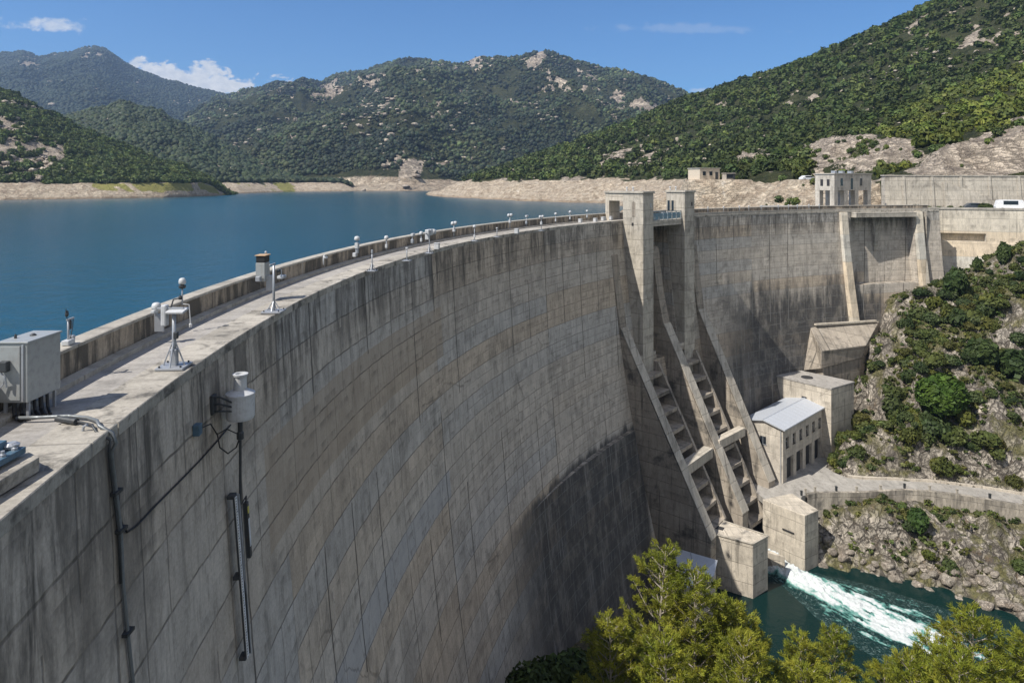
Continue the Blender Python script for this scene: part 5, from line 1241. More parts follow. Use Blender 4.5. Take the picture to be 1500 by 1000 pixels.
st1 = fbm(SSg * .55, lat * 1.6, 5, 101); st2 = ridged(SSg * .35 + st1 * 1.5, lat * 1.15, 4, 102); st3 = fbm(SSg * 1.6, lat * 3.2, 4, 103)
edge = np.clip(1 - (np.abs(lat) / hw), -1, 1)
foam = edge * 1.1 + (st1 - .5) * (1.0 + .9 * sstep(SSg, 4, 14)) + (st2 - .62) * (.7 + 1.0 * sstep(SSg, 5, 15)) + (st3 - .5) * .5 - sstep(SSg, 12, 27) * .75 + .35 * sstep(SSg, 12, 1)
foam = np.maximum(foam, sstep(SSg, 2.6, 1.2) * sstep(np.abs(lat), 1.9, 1.1))
foam = np.clip(foam, 0, 1) * sstep(np.abs(CC), 1.0, .86) * sstep(SSg, 27, 22)
hgt = (.16 + 1.1 * sstep(SSg, 14, 0)) * np.clip(edge + .15, 0, 1) ** .7 * (.45 + 1.1 * st3) + .05 * (st1 - .4) + (fbm(SSg * 3.2, lat * 4.5, 3, 107) - .5) * .45 * np.clip(edge + .1, 0, 1)
ZW = RIVER - .12 + sstep(np.abs(CC), 1, .8) * .17 + hgt * sstep(np.abs(CC), 1.0, .7) + .9 * sstep(SSg, 3.0, 0) * np.clip(edge, 0, 1) ** .5
ZW[:, 0] = RIVER - .3; ZW[:, -1] = RIVER - .3; ZW[-1] = RIVER - .3
t = NT('white_water'); fo = t.sep(t.attr('foam')); p = t.pos()
nz = t.noise(t.scale3(p, 1, 1, 1), 2.2, 6, .72, .8)
fm = t.mr(t.m('ADD', fo[0], t.m('MULTIPLY', t.m('SUBTRACT', nz, .5), .75)), .04, 1.0)
cc = t.mix(t.mr(fm, 0, .42), (.004, .024, .023), (.10, .27, .235)); cc = t.mix(t.mr(fm, .35, .95), cc, (.56, .59, .59)); cc = t.mix(t.mr(t.noise(p, 3.2, 5, .75, 1.0), .5, .68, 0, .35), cc, (.36, .48, .46))
M['foam'] = t.fin(t.pbr(cc, t.mr(fm, 0, .6, .14, .75), normal=t.bump(t.m('ADD', nz, t.noise(p, 9, 4)), .55, .12), ior=1.333))
ww_ = np_mesh('white_water', np.stack([XW, YW, ZW], -1).reshape(-1, 3), grid_faces(ns_, nc_)[:, ::-1], M['foam'], attrs={'foam': np.repeat(foam.reshape(-1, 1), 3, 1)}, smooth=True)
if ww_.data.polygons[0].normal.z < 0: ww_.data.flip_normals()
tag(ww_, 'churning white water shooting from between the outlet piers into the river', 'water', kind='structure')
# ------------------------------------------------------------------ vegetation
def leafmat(name, a, b, attr=True, trans=.25, rough=.6):
    t = NT(name); tc = t.attr('tint')
    n_ = t.noise(t.pos(), .35, 3)
    c = t.mix(t.mr(n_, .35, .65), a, b)
    if attr: c = t.mix(1.0, c, tc, 'MULTIPLY')
    p = t.pbr(c, rough, spec=.2)
    tr = t.n('ShaderNodeBsdfTranslucent'); t.put(tr.inputs[0], c)
    mx = t.n('ShaderNodeMixShader'); mx.inputs[0].default_value = trans
    t.t.links.new(p, mx.inputs[1]); t.t.links.new(tr.outputs[0], mx.inputs[2])
    return t.fin(mx.outputs[0])
def ico(sub):
    bm = bmesh.new(); bmesh.ops.create_icosphere(bm, subdivisions=sub, radius=1.0)
    v = np.array([q.co[:] for q in bm.verts]); f = np.array([[l.index for l in q.verts] for q in bm.faces]); bm.free(); return v, f
I1, I2, I3 = ico(1), ico(2), ico(3)
def lumpy(base, r, amp=.35, flat=.85):
    v, f = base; s = r.integers(1000)
    k = 1 + amp * (fbm(v[:, 0] * 1.7 + 9 + v[:, 2], v[:, 1] * 1.7 + v[:, 2] * .7, 3, s) - .5) * 2 + r.normal(0, amp * .18, len(v))
    q = v * k[:, None]; q[:, 2] = q[:, 2] * flat; return q, f
def cards(n, r, size, inner=.72, flat=.85, up=.25, lump=4):
    """n leaf-clump quads through the outer volume of a lumpy crown of radius 1"""
    d = r.normal(size=(n, 3)); d /= np.linalg.norm(d, axis=1)[:, None]
    cs = r.normal(size=(lump, 3)); cs /= np.linalg.norm(cs, axis=1)[:, None]
    boost = np.max(d @ cs.T, axis=1)
    rad = (inner + (1 - inner) * r.random(n) ** .6) * (.78 + .3 * np.clip(boost, 0, 1) ** 2)
    c = d * rad[:, None]; c[:, 2] *= flat
    nrm = d + r.normal(0, .55, (n, 3)); nrm[:, 2] += up; nrm /= np.linalg.norm(nrm, axis=1)[:, None]
    a = np.cross(nrm, r.normal(size=(n, 3))); a /= np.linalg.norm(a, axis=1)[:, None]; b = np.cross(nrm, a)
    s = size * (.6 + .8 * r.random(n))[:, None]; e = (.55 + .5 * r.random(n))[:, None]
    q = np.stack([c - a * s * .15 - b * s * e * .5, c + a * s - b * s * e * .2, c + a * s * .7 + b * s * e * .6, c - a * s * .6 + b * s * e * .5], 1)
    return q.reshape(-1, 3), np.arange(4 * n).reshape(n, 4)
def forest(name, P, rad, variants, mat, tints, r, label, zscale=(.8, 1.2), sink=.25):
    """one mesh of many crowns: variants are (v, f) with equal face size"""
    vs, fs, ts = [], [], []; off = 0; n = len(P)
    which = r.integers(len(variants), size=n); ang = r.random(n) * 6.283; zsc = zscale[0] + (zscale[1] - zscale[0]) * r.random(n)
    for k, (v, f) in enumerate(variants):
        idx = np.nonzero(which == k)[0]
        if not len(idx): continue
        c, s_ = np.cos(ang[idx])[:, None], np.sin(ang[idx])[:, None]
        x = v[None, :, 0] * c - v[None, :, 1] * s_; y = v[None, :, 0] * s_ + v[None, :, 1] * c; z = np.repeat(v[None, :, 2], len(idx), 0) * zsc[idx][:, None]
        q = np.stack([x, y, z], -1) * rad[idx][:, None, None] + P[idx][:, None, :]; q[..., 2] += rad[idx][:, None] * (1 - sink) * .8
        vs.append(q.reshape(-1, 3)); m = len(v)
        fs.append((f[None] + (np.arange(len(idx)) * m)[:, None, None] + off).reshape(-1, f.shape[1])); off += len(idx) * m
        vv = r.normal(1, .16, (len(idx), m // f.shape[1] + 1 if f.shape[1] == 4 else m))
        if f.shape[1] == 4: vv = np.repeat(vv, 4, 1)[:, :m]
        ts.append((tints[idx][:, None, :] * np.clip(vv, .5, 1.6)[:, :, None]).reshape(-1, 3))
    o = np_mesh(name, np.concatenate(vs), np.concatenate(fs), mat, attrs={'tint': np.concatenate(ts)})
    return tag(o, label, 'woodland', kind='stuff')
M['leaf_near'] = leafmat('shrub_leaves', (.050, .070, .020), (.085, .100, .030))
M['leaf_hill'] = leafmat('hill_leaves', (.050, .078, .022), (.090, .118, .032), trans=.15)
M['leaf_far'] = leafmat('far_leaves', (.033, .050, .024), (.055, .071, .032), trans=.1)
M['pine'] = leafmat('pine_needles', (.215, .235, .026), (.325, .305, .038), trans=.38)
t = NT('bark'); n_b = t.noise(t.scale3(t.pos(), 6, 6, 1.5), 1.5, 5, .7); M['bark'] = t.fin(t.pbr(t.mix(t.mr(n_b, .35, .65), (.17, .14, .11), (.42, .38, .32)), .9, normal=t.bump(n_b, .6, .04)))
def mk_tints(n, r, lo=.65, hi=1.45, warm=.22):
    k = lo + (hi - lo) * r.random(n) ** 1.3; w = 1 + warm * (r.random(n) - .35)
    return np.stack([k * w, k, k * (.75 + .4 * r.random(n))], 1)
r = np.random.default_rng(21)
V_hill = [cards(58, r, .50, .62, .9, .3) for _ in range(7)]
V_near = [cards(150, r, .30, .55, .9, .3, 6) for _ in range(6)]
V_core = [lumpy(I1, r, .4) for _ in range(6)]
# right hill
PYd = HY - HRp.Z / HRp.Y * F
dens = (1 - np.clip(HRp.zone[..., 0] * 1.3, 0, 1)) * (1 - np.clip(HRp.zone[..., 1] * 1.25, 0, 1)) * (1 - np.clip(road * 1.4, 0, 1)) * (PXg < 1720) * sstep(fbm(HRp.X / 9., HRp.Y / 9., 3, 140), .18, .34) * (HRp.Y > 151)
dens = dens * (1 - np.clip(cutm * 2, 0, 1)) * ~((HRp.X > 72) & (HRp.Y < 150))
P = HRp.scatter(18000, dens, r); dist = P[:, 1]
rad = (.75 + 2.1 * r.random(len(P)) ** 2.0) * (1 + .25 * sstep(dist, 250, 500)); ppx = PX0 + P[:, 0] / P[:, 1] * F; ppy = HY - P[:, 2] / P[:, 1] * F
rad = np.where(dist < 175, rad * .8, rad)
tn = mk_tints(len(P), r)
spur = sstep(ppy - (250 - (ppx - 1160) * .47), -12, 18) * (ppx > 1130)
tn = tn * (1 + spur[:, None] * np.array([.75, .55, .15])) * (1.0 + .35 * (fbm(P[:, 0] / 40, P[:, 1] / 40, 3, 144) - .5)[:, None] * 2)
nr = dist < 270
forest('woodland', P[~nr], rad[~nr], V_hill, M['leaf_hill'], tn[~nr] * .95, r, 'dense green woodland covering the upper slopes of the big hill on the right')
forest('woodland', P[nr], rad[nr], V_near, M['leaf_hill'], tn[nr] * .95, r, 'light and dark green woodland on the lower spur of the right hill')
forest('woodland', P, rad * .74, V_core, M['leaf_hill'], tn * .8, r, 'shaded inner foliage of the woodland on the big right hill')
cd_ = np.clip(HRp.zone[..., 0] + cutm * .5, 0, 1) * (HRp.Y < 260) * (HRp.Y > 152) * (HRp.X > -5) * (1 - np.clip(road * 2, 0, 1)) * sstep(fbm(HRp.X / 8., HRp.Y / 8., 3, 171), .48, .6)
P = HRp.scatter(330, cd_, r); forest('woodland', P, .35 + .9 * r.random(len(P)) ** 2, V_near, M['leaf_hill'], mk_tints(len(P), r, .8, 1.6), r, 'scattered bushes clinging to the tan rock cuts on the right')
# left near hill and the spur behind
dens = (1 - np.clip(HBp.zone[..., 0] * 1.1, 0, .93)) * (1 - np.clip(HBp.zone[..., 1] * 1.2, 0, 1)) * (HB[0] > -40) * (HB[1] < 1.03)
P = HBp.scatter(6200, dens, r); rad = 1.1 + 2.2 * r.random(len(P)) ** 1.5; tn = mk_tints(len(P), r, .7, 1.7)
forest('woodland', P, rad, [cards(95, r, .36, .55, .9, .3) for _ in range(5)], M['leaf_hill'], tn, r, 'scrubby woodland on the nearest left hill above the lake')
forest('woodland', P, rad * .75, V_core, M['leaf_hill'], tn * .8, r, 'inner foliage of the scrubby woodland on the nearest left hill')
dens = (1 - np.clip(HAp.zone[..., 0], 0, .9)) * (1 - np.clip(HAp.zone[..., 1] * 1.2, 0, 1)) * (HA[1] < 1.03)
P = HAp.scatter(14000, dens, r); rad = 1.8 + 2.2 * r.random(len(P)) ** 1.5
forest('woodland', P, rad, V_core, M['leaf_far'], mk_tints(len(P), r, .7, 1.35), r, 'dark woodland on the low spur tapering to the left shore')
# mountains
dens = (1 - np.clip(HCp.zone[..., 0] * 1.2, 0, .97)) * (1 - np.clip(HCp.zone[..., 1] * 1.2, 0, 1)) * (HC[1] < 1.02) * sstep(fbm(HCp.X / 60., HCp.Y / 60., 4, 150), .32, .46) / (HCp.Y ** 1.2)
P = HCp.scatter(62000, dens, r); rad = (1.5 + 4.2 * r.random(len(P)) ** 3.0) * (.75 + .3 * sstep(P[:, 1], 800, 1800))
tn = mk_tints(len(P), r, .5, 1.6, .35) * (1 + .9 * (fbm(P[:, 0] / 70, P[:, 2] / 45, 4, 155) - .5)[:, None] * 2 * np.array([1.1, 1.0, .7]))
forest('woodland', P, rad, V_core, M['leaf_far'], tn, r, 'green woodland on the broad mountain across the lake')
dens = (1 - np.clip(HDp.zone[..., 0] * 1.2, 0, .97)) * (HD[1] < 1.02) * (HD[0] > -40) / (HDp.Y)
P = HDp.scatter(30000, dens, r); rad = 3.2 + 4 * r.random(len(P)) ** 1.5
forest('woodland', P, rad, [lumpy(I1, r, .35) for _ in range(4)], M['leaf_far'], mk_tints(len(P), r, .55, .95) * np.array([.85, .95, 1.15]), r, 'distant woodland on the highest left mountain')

M['outcrop'] = rockmat('outcrop_rock', (.60, .52, .42), (.40, .34, .28), .5, .12)
def outcrops(Pt, n, dens, lo, hi, label):
    P = Pt.scatter(n, dens, r); rad = lo + (hi - lo) * r.random(len(P)) ** 2.5
    v_ = []
    for _ in range(5):
        a, b = lumpy(I2, r, .5, .55); v_.append((a, b))
    o = forest('rock_outcrops', P, rad, v_, M['outcrop'], np.ones((len(P), 3)), r, label, (.6, 1.2), .3); o['category'] = 'rocks'
def clus(Pt, sx, sz, s, a=.55, b=.68): return sstep(fbm(Pt.X / sx, Pt.Z / sz, 4, s), a, b)
outcrops(HCp, 2600, clus(HCp, 60, 40, 181) * (HC[1] < 1.0) / HCp.Y, .9, 5.0, 'pale rocks breaking through the woodland of the middle mountain')
outcrops(HDp, 160, clus(HDp, 90, 50, 182) * (HD[1] < 1.0) * (HD[0] > -20) / HDp.Y, 2.5, 9, 'pale rocks on the most distant mountain')
outcrops(HAp, 700, clus(HAp, 30, 20, 183) * (HA[1] > .12) * (HA[1] < 1.0), .7, 2.8, 'pale rocks between the trees of the low spur')
outcrops(HBp, 700, clus(HBp, 18, 10, 184, .42, .6) * (HB[0] < 200) * (HB[0] > -30) * (HB[1] > .1) * (HB[1] < .95), .7, 2.6, 'pale rocks scattered over the nearest left hill')
outcrops(HRp, 1500, (clus(HRp, 14, 10, 185) + rk2) * (HRp.Y > 200) * (PXg < 1560) * (1 - np.clip(HRp.zone[..., 1] * 2, 0, 1)) * (cliff < .05), .35, 1.7, 'pale rocks scattered over the big right hill')

# shrubs and trees one can tell apart on the right bank
def crown_mesh(name, n, size, r, inner=.45, flat=.8, tint=(1, 1, 1), mat='leaf_near', core=.55, lumps=5):
    v, f = cards(n, r, size, inner, flat, .3, lumps)
    cv = np.repeat(np.clip(r.normal(1, .22, n), .45, 1.7), 4)[:, None] * np.array(tint)[None]
    o = np_mesh(name, v, f, M[mat], attrs={'tint': cv})
    return o
def shrub_kinds():
    kinds = []
    for k in range(8):
        tint = [(1, 1, 1), (1.3, 1.15, .9), (.75, .85, .95), (1.1, 1.1, 1), (1.45, 1.3, .9), (.9, .95, 1.1), (1.25, 1.0, .9), (.6, .72, .85)][k]
        o = crown_mesh('shrub', 900, .19, r, .25, .72, tint, lumps=4 + k % 3); kinds.append(o)
    return kinds
kinds = shrub_kinds()
slabels = ['olive green shrub on the rocky right hillside', 'yellowish shrub on the rocky right hillside', 'dark green shrub on the rocky right hillside', 'mid green shrub on the rocky right hillside', 'bright yellow green shrub on the rocky right hillside', 'grey green shrub on the rocky right hillside', 'brownish green shrub on the rocky right hillside', 'deep green shrub on the rocky right hillside']
bare = np.maximum.reduce([np.clip(1.2 - np.hypot((PXE - 1300) / 34, (PYE - 470) / 62), 0, 1), np.clip(1.2 - np.hypot((PXE - 1290) / 60, (PYE - 595) / 24), 0, 1) * .6, np.clip(1.2 - np.hypot((PXE - 1460) / 50, (PYE - 390) / 26), 0, 1) * .8,
     np.clip(1.2 - np.hypot((PXE - 1280) / 50, (PYE - 660) / 22), 0, 1) * .8, np.clip(1.2 - np.hypot((PXE - 1470) / 60, (PYE - 690) / 26), 0, 1) * .9, np.clip(1.2 - np.hypot((PXE - 1460) / 70, (PYE - 800) / 40), 0, 1)])
dens = (1 - np.clip(bare * 1.2, 0, 1)) * (ZE > -48.8) * (dr_ > .6) * ~bld * (RR < 96.8) * (dist_w > .8) * (PXE > 1180) * (PXE < 1560) * (PYE > 300) * (PYE < 900) * np.where(ZE < TERR, .5, 1.0)
dens = dens * (YE > 70) * sstep(fbm(XE / 6., YE / 6., 3, 160), .33, .5)
P = HEp.scatter(285, dens, r); order = np.argsort(-P[:, 1])
for i, p in enumerate(P[order]):
    k = int(r.integers(8)); src = kinds[k]
    if 'label' not in src: o = src; tag(o, slabels[k], 'shrub', slabels[k].replace('shrub', 'shrubs'))
    else: o = src.copy(); col.objects.link(o)
    s = (.6 + 1.2 * r.random() ** 1.6) * (.75 if p[2] < TERR else 1.0) * (.6 if p[2] > -18 else 1.0); o.location = (p[0], p[1], p[2] + s * .28); o.scale = (s * (.8 + .5 * r.random()), s * (.8 + .5 * r.random()), s * (.8 + .5 * r.random())); o.rotation_euler = (0, 0, r.random() * 6.28)
for k, o in enumerate(kinds):
    if 'label' not in o: bpy.data.objects.remove(o)
# low scrub between them
dens2 = (ZE > -48.8) * (dr_ > .6) * ~bld * (RR < 96.8) * (dist_w > .8) * (PXE >= 1560) * (PXE < 2300) * sstep(fbm(XE / 6., YE / 6., 3, 160), .33, .5)
P = np.concatenate([HEp.scatter(2600, dens, r), HEp.scatter(1500, dens2, r)]); forest('ground_scrub', P, .22 + .38 * r.random(len(P)) ** 1.5 + .5 * (np.arange(len(P)) > 2600), [cards(26, r, .55, .3, .6, .3) for _ in range(5)], M['leaf_near'], mk_tints(len(P), r, .8, 1.9, .4), r, 'low heathy scrub between the shrubs on the right hillside')['category'] = 'scrub'
def hz(x, y, ev): return float(ev(np.array([x]), np.array([y]))[0])
def patch_z(Pt, x, y):
    i = int(np.clip(round((x - Pt.X[0, 0]) / (Pt.X[1, 0] - Pt.X[0, 0])), 0, Pt.X.shape[0] - 1)); j = int(np.clip(round((y - Pt.Y[0, 0]) / (Pt.Y[0, 1] - Pt.Y[0, 0])), 0, Pt.X.shape[1] - 1))
    return float(Pt.Z[i, j])
def round_tree(px, Y, R, h, label, tint, n=2600, size=.13, slim=1.0):
    x = (px - PX0) / F * Y; z = patch_z(HEp, x, Y)
    o = empty('broadleaf_tree', vec(x, Y, z), label, 'tree')
    mb = MB(); mb.tube([vec(0, 0, -.4), vec(.05, 0, h * .4), vec(.0, .08, h * .8)], [.16 * R, .11 * R, .04 * R], 8)
    for a in range(5): mb.tube([vec(0, 0, h * (.3 + .08 * a)), vec(math.cos(a * 1.3) * R * .6, math.sin(a * 1.3) * R * .6, h * (.55 + .07 * a))], [.06 * R, .02 * R], 6)
    mb.build('trunk', M['bark'], o, local=True)
    v, f = cards(n, r, size * 1.6, .35, 1.0, .35, 7); v = v * np.array([R * slim, R * slim, h * .5]) + np.array([0, 0, h * .58])
    cv = np.repeat(np.clip(r.normal(1, .2, n), .5, 1.7), 4)[:, None] * np.array(tint)[None]
    c = np_mesh('crown', v, f, M['leaf_near'], attrs={'tint': cv}, parent=o)
    return o
round_tree(1380, 100.5, 3.3, 5.6, 'large rounded bright green tree in the middle of the right hillside', (.95, 1.3, .75), 4200, .11)
round_tree(1470, 118.0, 1.2, 3.4, 'dark pine like tree standing on the right skyline against the pale wing wall', (.75, .9, .9), 1700, .2, .8)
round_tree(1432, 119.5, .9, 2.2, 'small dark tree on the hillside crest just left of the skyline pine', (.8, .95, .9), 1200, .2, .9)
round_tree(1400, 116.0, 2.0, 4.6, 'tall dark green tree high on the right hillside below the wing wall', (.7, .85, .85), 1800, .2, .8)
round_tree(1344, 88.9, 1.25, 3.0, 'dark green bush sized tree leaning over the riverside road wall', (.65, .95, .8), 1700, .16)
round_tree(1440, 106, 2.0, 4.0, 'dark spreading tree left of the frame edge, halfway up the right hillside', (.65, .8, .8), 1800, .2)
round_tree(1490, 104, 2.2, 4.4, 'dark tree at the right frame edge, halfway up the hillside', (.7, .85, .85), 1800, .2)
# hedge crown
hv, hf = cards(500, r, .3, .5, .8, .3, 8); hv = hv * np.array([1.3, .6, .9]) + np.array([0, 0, .7]); ho = np_mesh('foliage', hv, hf, M['leaf_near'], attrs={'tint': np.ones((len(hv), 3)) * .9}, parent=hd); ho.rotation_euler[2] = -.34
for i, (px, Y, s) in enumerate(((1340, 136.5, .8), (1345, 136.2, .6), (1360, 136, .5), (1375, 135.6, .5), (1392, 135.2, .6), (1408, 134.8, .5), (1425, 134.2, .45))):
    v, f = cards(220, r, .3, .3, .8); o = np_mesh('planter_shrub', v, f, M['leaf_near'], attrs={'tint': np.ones((len(v), 3)) * (.9 + .5 * r.random())}); o.location = at(px, 300, Y); o.location.z = -5.75 + s * .7; o.scale = (s * 1.3, s * 1.3, s)
    tag(o, 'small green shrub along the foot of the ribbed retaining wall', 'shrub', 'shrubs along the retaining wall')

# boulders along the water and on the slope
M['boulder'] = rockmat('boulder_rock', (.47, .42, .35), (.33, .28, .23), .7, .9)
bk_ = []
for k in range(6):
    v, f = I3; d = v * (1 + .34 * (fbm(v[:, 0] * 1.4 + k * 7, v[:, 1] * 1.4 + v[:, 2] * 1.1, 3, 200 + k)[:, None] - .5) * 2)
    for q in range(7):
        n_ = r.normal(size=3); n_ /= np.linalg.norm(n_); h_ = .55 + .3 * r.random(); dd = d @ n_; d = d - np.clip(dd - h_, 0, None)[:, None] * n_[None] * .9
    bk_.append(np_mesh('boulder', d * np.array([1, .8, .62]), f, M['boulder']))
blabel = ['angular pale boulder by the dark river', 'rounded pale boulder by the dark river', 'flat pale boulder by the dark river', 'blocky pale boulder by the dark river', 'low pale boulder by the dark river', 'long pale boulder by the dark river']
shore = (np.abs(ZE - RIVER - .5) < 1.3) & (PXE > 1200) & (PXE < 1540) & (YE > 70)
P = HEp.scatter(120, shore.astype(float), r)
for i, p in enumerate(P):
    k = int(r.integers(6)); src = bk_[k]
    if 'label' not in src: o = src; tag(o, blabel[k], 'boulder', 'boulders on the right river shore')
    else: o = src.copy(); col.objects.link(o)
    s = .25 + .85 * r.random() ** 2; o.location = (p[0], p[1], p[2] + s * .1); o.scale = (s, s, s); o.rotation_euler = (r.normal(0, .25), r.normal(0, .25), r.random() * 6.28)
for o in bk_:
    if 'label' not in o: bpy.data.objects.remove(o)

def hr_z(x, y):
    k = np.argmin((HRp.X - x) ** 2 + (HRp.Y - y) ** 2); return float(HRp.Z.ravel()[k])
def house_on(px, py, Y, *a):
    x = (px - PX0) / F * Y; z = hr_z(x, Y); house(px, HY - (z + .1) / Y * F, Y, *a)
house_on(1031, 263, 192, 6.6, 5.5, 2.9, 'small brick and cream house on the bank above the pale cut slope', M['cream'], .35)
house_on(1067, 263, 190, 2.6, 2.4, 1.5, 'tiny pale hut on the bank, right of the brick house', M['house'], .2)
house_on(1213, 262.5, 178, 5.0, 3.2, 1.2, 'low white building behind the gatehouse on the upper road', M['white'], .1)

# ------------------------------------------------------------------ foreground conifers
def conifer(h, R, seed, dens=1.0, bare_=.25):
    """trunk and branch mesh, needle quads; base at the origin"""
    q = np.random.default_rng(seed); wood = MB(); tips = []
    lean = q.normal(0, .03, 2)
    tr = [vec(lean[0] * z * h + .12 * math.sin(z * 5 + seed), lean[1] * z * h + .1 * math.cos(z * 4 + seed), z * h) for z in np.linspace(-.05, 1, 9)]
    wood.tube(tr, [.16 * h / 12 * (1 - .92 * k / 8) + .012 for k in range(9)], 8)
    def tp(z):
        f = (z + .05) / 1.05 * 8; i = min(int(f), 7); return tr[i].lerp(tr[i + 1], f - i)
    limbs = MB(); nb = int(46 * dens)
    for b in range(nb):
        z = .16 + .82 * (b / nb) ** .9; a = b * 2.39996 + q.normal(0, .3)
        prof = (1 - z) ** .72 * (.75 + .5 * q.random()) * (1.0 if z > .25 else .75); L = R * prof + .25
        d_ = vec(math.cos(a), math.sin(a), 0); p0 = tp(z); up = .28 + .55 * z + q.normal(0, .1)
        pts_ = [p0 + d_ * (L * u) + Z * (L * (up * u + .18 * u * u)) + vec(*q.normal(0, .035 * L, 3)) * (u > 0) for u in (0, .35, .7, 1)]
        limbs.tube(pts_, [.035 * (L / 2.5) + .012, .026 * L / 2.5 + .01, .015, .008], 5, False)
        nt = max(3, int(L * 5.2))
        for s in range(nt):
            u = .22 + .78 * (s + q.random()) / nt; i = 0 if u < .35 else (1 if u < .7 else 2); lo_, hi_ = ((0, .35), (.35, .7), (.7, 1))[i]
            pp = pts_[i].lerp(pts_[i + 1], (u - lo_) / (hi_ - lo_)); side = 1 if s % 2 else -1
            dd = (d_ * (.6 + .3 * q.random()) + vec(-d_.y, d_.x, 0) * side * (.75 * q.random() + .25) + Z * (.25 + .35 * q.random())).normalized()
            l2 = (.35 + .55 * (1 - u) * L * .45) * (.7 + .6 * q.random()); e_ = pp + dd * l2
            limbs.tube([pp, pp + dd * l2 * .55 + Z * .03, e_], [.012, .009, .005], 3, False)
            if q.random() > bare_ * (1 - u) * 1.6:
                for w in (.3, .65, 1.0): tips.append((pp + dd * l2 * w, dd))
        tips.append((pts_[3], (d_ * .5 + Z * .6).normalized()))
    for k in range(6): tips.append((tp(.93 + .012 * k), vec(q.normal(0, .4), q.normal(0, .4), 1).normalized()))
    T = np.array([t_[0][:] for t_ in tips]); D = np.array([t_[1][:] for t_ in tips]); m = 25
    n = len(T) * m; c = np.repeat(T, m, 0); dr = np.repeat(D, m, 0)
    nd = dr + q.normal(0, .62, (n, 3)); nd[:, 2] += .25; nd /= np.linalg.norm(nd, axis=1)[:, None]
    w_ = np.cross(nd, q.normal(size=(n, 3))); w_ /= np.linalg.norm(w_, axis=1)[:, None]
    c = c + q.normal(0, .055, (n, 3)); L = (.10 + .14 * q.random(n))[:, None]; wd = (.014 + .016 * q.random(n))[:, None]
    quad = np.stack([c - w_ * wd * .5, c + w_ * wd * .5, c + nd * L * .7 + w_ * wd, c + nd * L], 1).reshape(-1, 3)
    clump = np.repeat(np.clip(q.normal(1, .22, len(T)), .5, 1.6), m * 4)[:, None] * np.clip(np.repeat(q.normal(1, .14, n), 4), .6, 1.5)[:, None]
    hue = np.repeat(q.random(len(T)), m * 4)[:, None]
    tint = clump * (np.array([[1.0, 1.0, 1.0]]) * (1 - hue * .55) + np.array([[.62, .82, 1.0]]) * hue * .55)
    return wood, limbs, quad, np.arange(4 * n).reshape(n, 4), tint
protos = []
for k, (h, R, sd2, dn, br) in enumerate(((13.5, 3.5, 5, 1.35, .36), (9.5, 2.6, 8, 1.2, .15), (8.0, 1.75, 13, 1.1, .1))):
    wd, lb_, q_, f_, tnt = conifer(h, R, sd2, dn, br)
    o = empty('pine_tree', vec(0, 0, 0), 'pine', 'tree')
    wd.build('trunk', M['bark'], o, local=True, smooth=True)
    lb_.build('limbs', M['bark'], o, local=True)
    np_mesh('crown', q_, f_, M['pine'], attrs={'tint': tnt}, parent=o); protos.append((o, h))
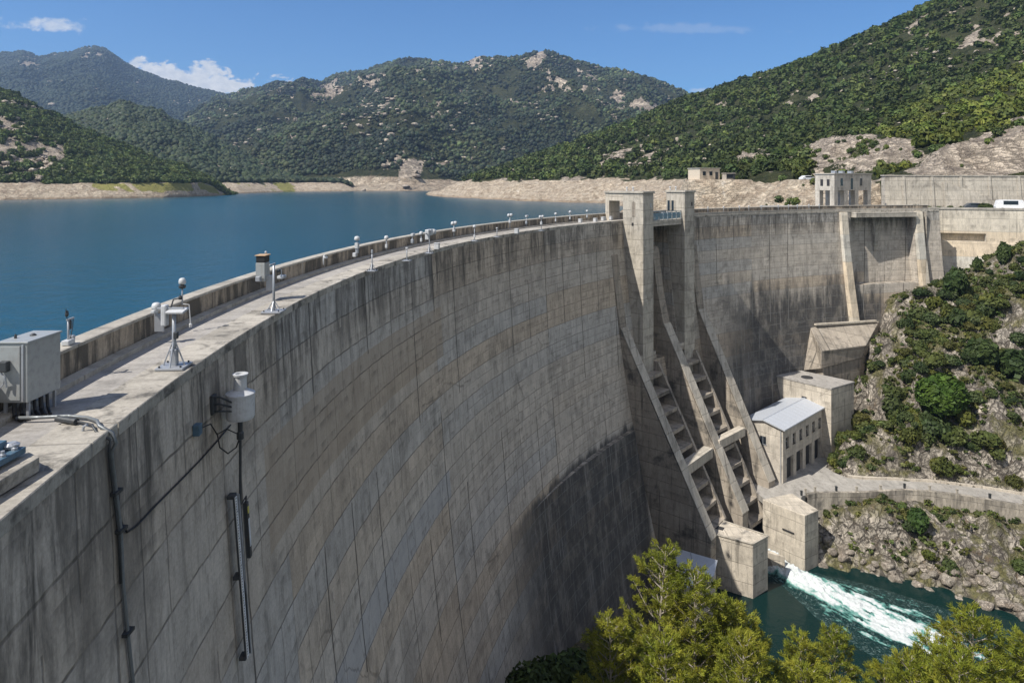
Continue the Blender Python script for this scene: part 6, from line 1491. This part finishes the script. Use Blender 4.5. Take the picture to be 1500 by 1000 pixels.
trees = [(962, 803, 45, 0, 'tallest yellow green pine, with bare whitish twigs, in front of the dam foot'),
         (1022, 852, 43.5, 1, 'bushy pine close right of the tallest pine'), (1060, 868, 46, 2, 'pine just below the concrete outlet pier'), (905, 905, 42, 1, 'pine at the lower left of the tallest pine, by the shaded dam foot'),
         (1118, 915, 46, 2, 'pine on the riverbank directly below the outlet pier corner'), (1083, 925, 40, 1, 'front pine at the bottom edge, right of the tallest pine'), (1000, 935, 38.5, 2, 'low pine in front of the tallest pine at the bottom edge'), (1185, 928, 50, 2, 'slender pine on the bank left of the white water'), (1228, 938, 50.5, 2, 'second slender pine on the bank left of the white water'),
         (1160, 962, 41, 2, 'dense pine at the bottom edge below the river'), (1275, 968, 48, 2, 'small pine top at the bottom edge under the white water'), (1330, 955, 49, 2, 'narrow pine top overlapping the end of the white water'), (1388, 938, 44, 2, 'pine left of the large pine at the right bottom corner'),
         (1444, 902, 42, 1, 'large yellow green pine near the right bottom corner'), (1497, 925, 44, 1, 'pine cut by the right frame edge at the bottom'), (1425, 955, 38, 2, 'low pine in front of the large right pine'), (1350, 985, 40, 2, 'pine top barely rising over the bottom edge, below the narrow pine'), (1545, 905, 46, 0, 'tall pine just beyond the right bottom corner'), (1230, 990, 40, 1, 'pine tip at the very bottom edge below the slender pines')]
used = set()
for px, py, Yt, k, lab in trees:
    src, h = protos[k]
    if k not in used: o = src; used.add(k)
    else: o = copy_tree(src)
    top = at(px, py, Yt); zg = hz(top.x, top.y, evF); s = max(.75, min(1.35, (top.z - zg) / h))
    o.location = (top.x, top.y, top.z - h * s); o.scale = (max(s, .8), max(s, .8), s); o.rotation_euler[2] = (px * 1.7) % 6.28
    o['label'] = lab
# dark bushes under the dam and beneath the pines
bl = ['dark leafy bush in the shade at the foot of the dam, left of the pines']
sb = crown_mesh('dark_bush', 1500, .16, r, .3, .8, (.8, .95, .8)); first_b = True
for px, py, Yt, s in ((885, 925, 60, 2.6), (850, 955, 57, 2.6), (815, 985, 55, 2.2), (900, 965, 52, 2.4), (870, 1000, 50, 2.6), (930, 890, 66, 2.0), (955, 935, 60, 2.6), (780, 1010, 51, 2.0), (1000, 905, 66, 2.2), (1050, 925, 60, 2.4), (1100, 960, 56, 2.4), (905, 880, 70, 1.6), (1180, 1000, 54, 2.2), (1080, 890, 70, 1.6)):
    p = at(px, py, Yt); o = sb if first_b else sb.copy()
    if not first_b: col.objects.link(o)
    first_b = False; zg = hz(p.x, p.y, evF); o.location = (p.x, p.y, zg + s * .5); o.scale = (s, s, s * 1.05); o.rotation_euler[2] = px % 6.28
    tag(o, 'dark leafy bush growing under the pines at the foot of the dam', 'bush', 'dark bushes at the foot of the dam')

# ------------------------------------------------------------------ the air
t = NT('haze_air'); v = t.n('ShaderNodeVolumePrincipled'); v.inputs['Color'].default_value = (.48, .68, 1.0, 1); v.inputs['Density'].default_value = .00012; v.inputs['Anisotropy'].default_value = .2
t.t.links.new(v.outputs[0], t.out.inputs['Volume'])
mb = MB(); mb.hexa([vec(x, y, z) for z in (-70, 700) for x, y in ((-2600, -150), (1800, -150), (1800, 4300), (-2600, 4300))])
if HAZE: tag(mb.build('haze', t.id), 'thin blue summer haze over the lake and the mountains', 'haze', kind='stuff')
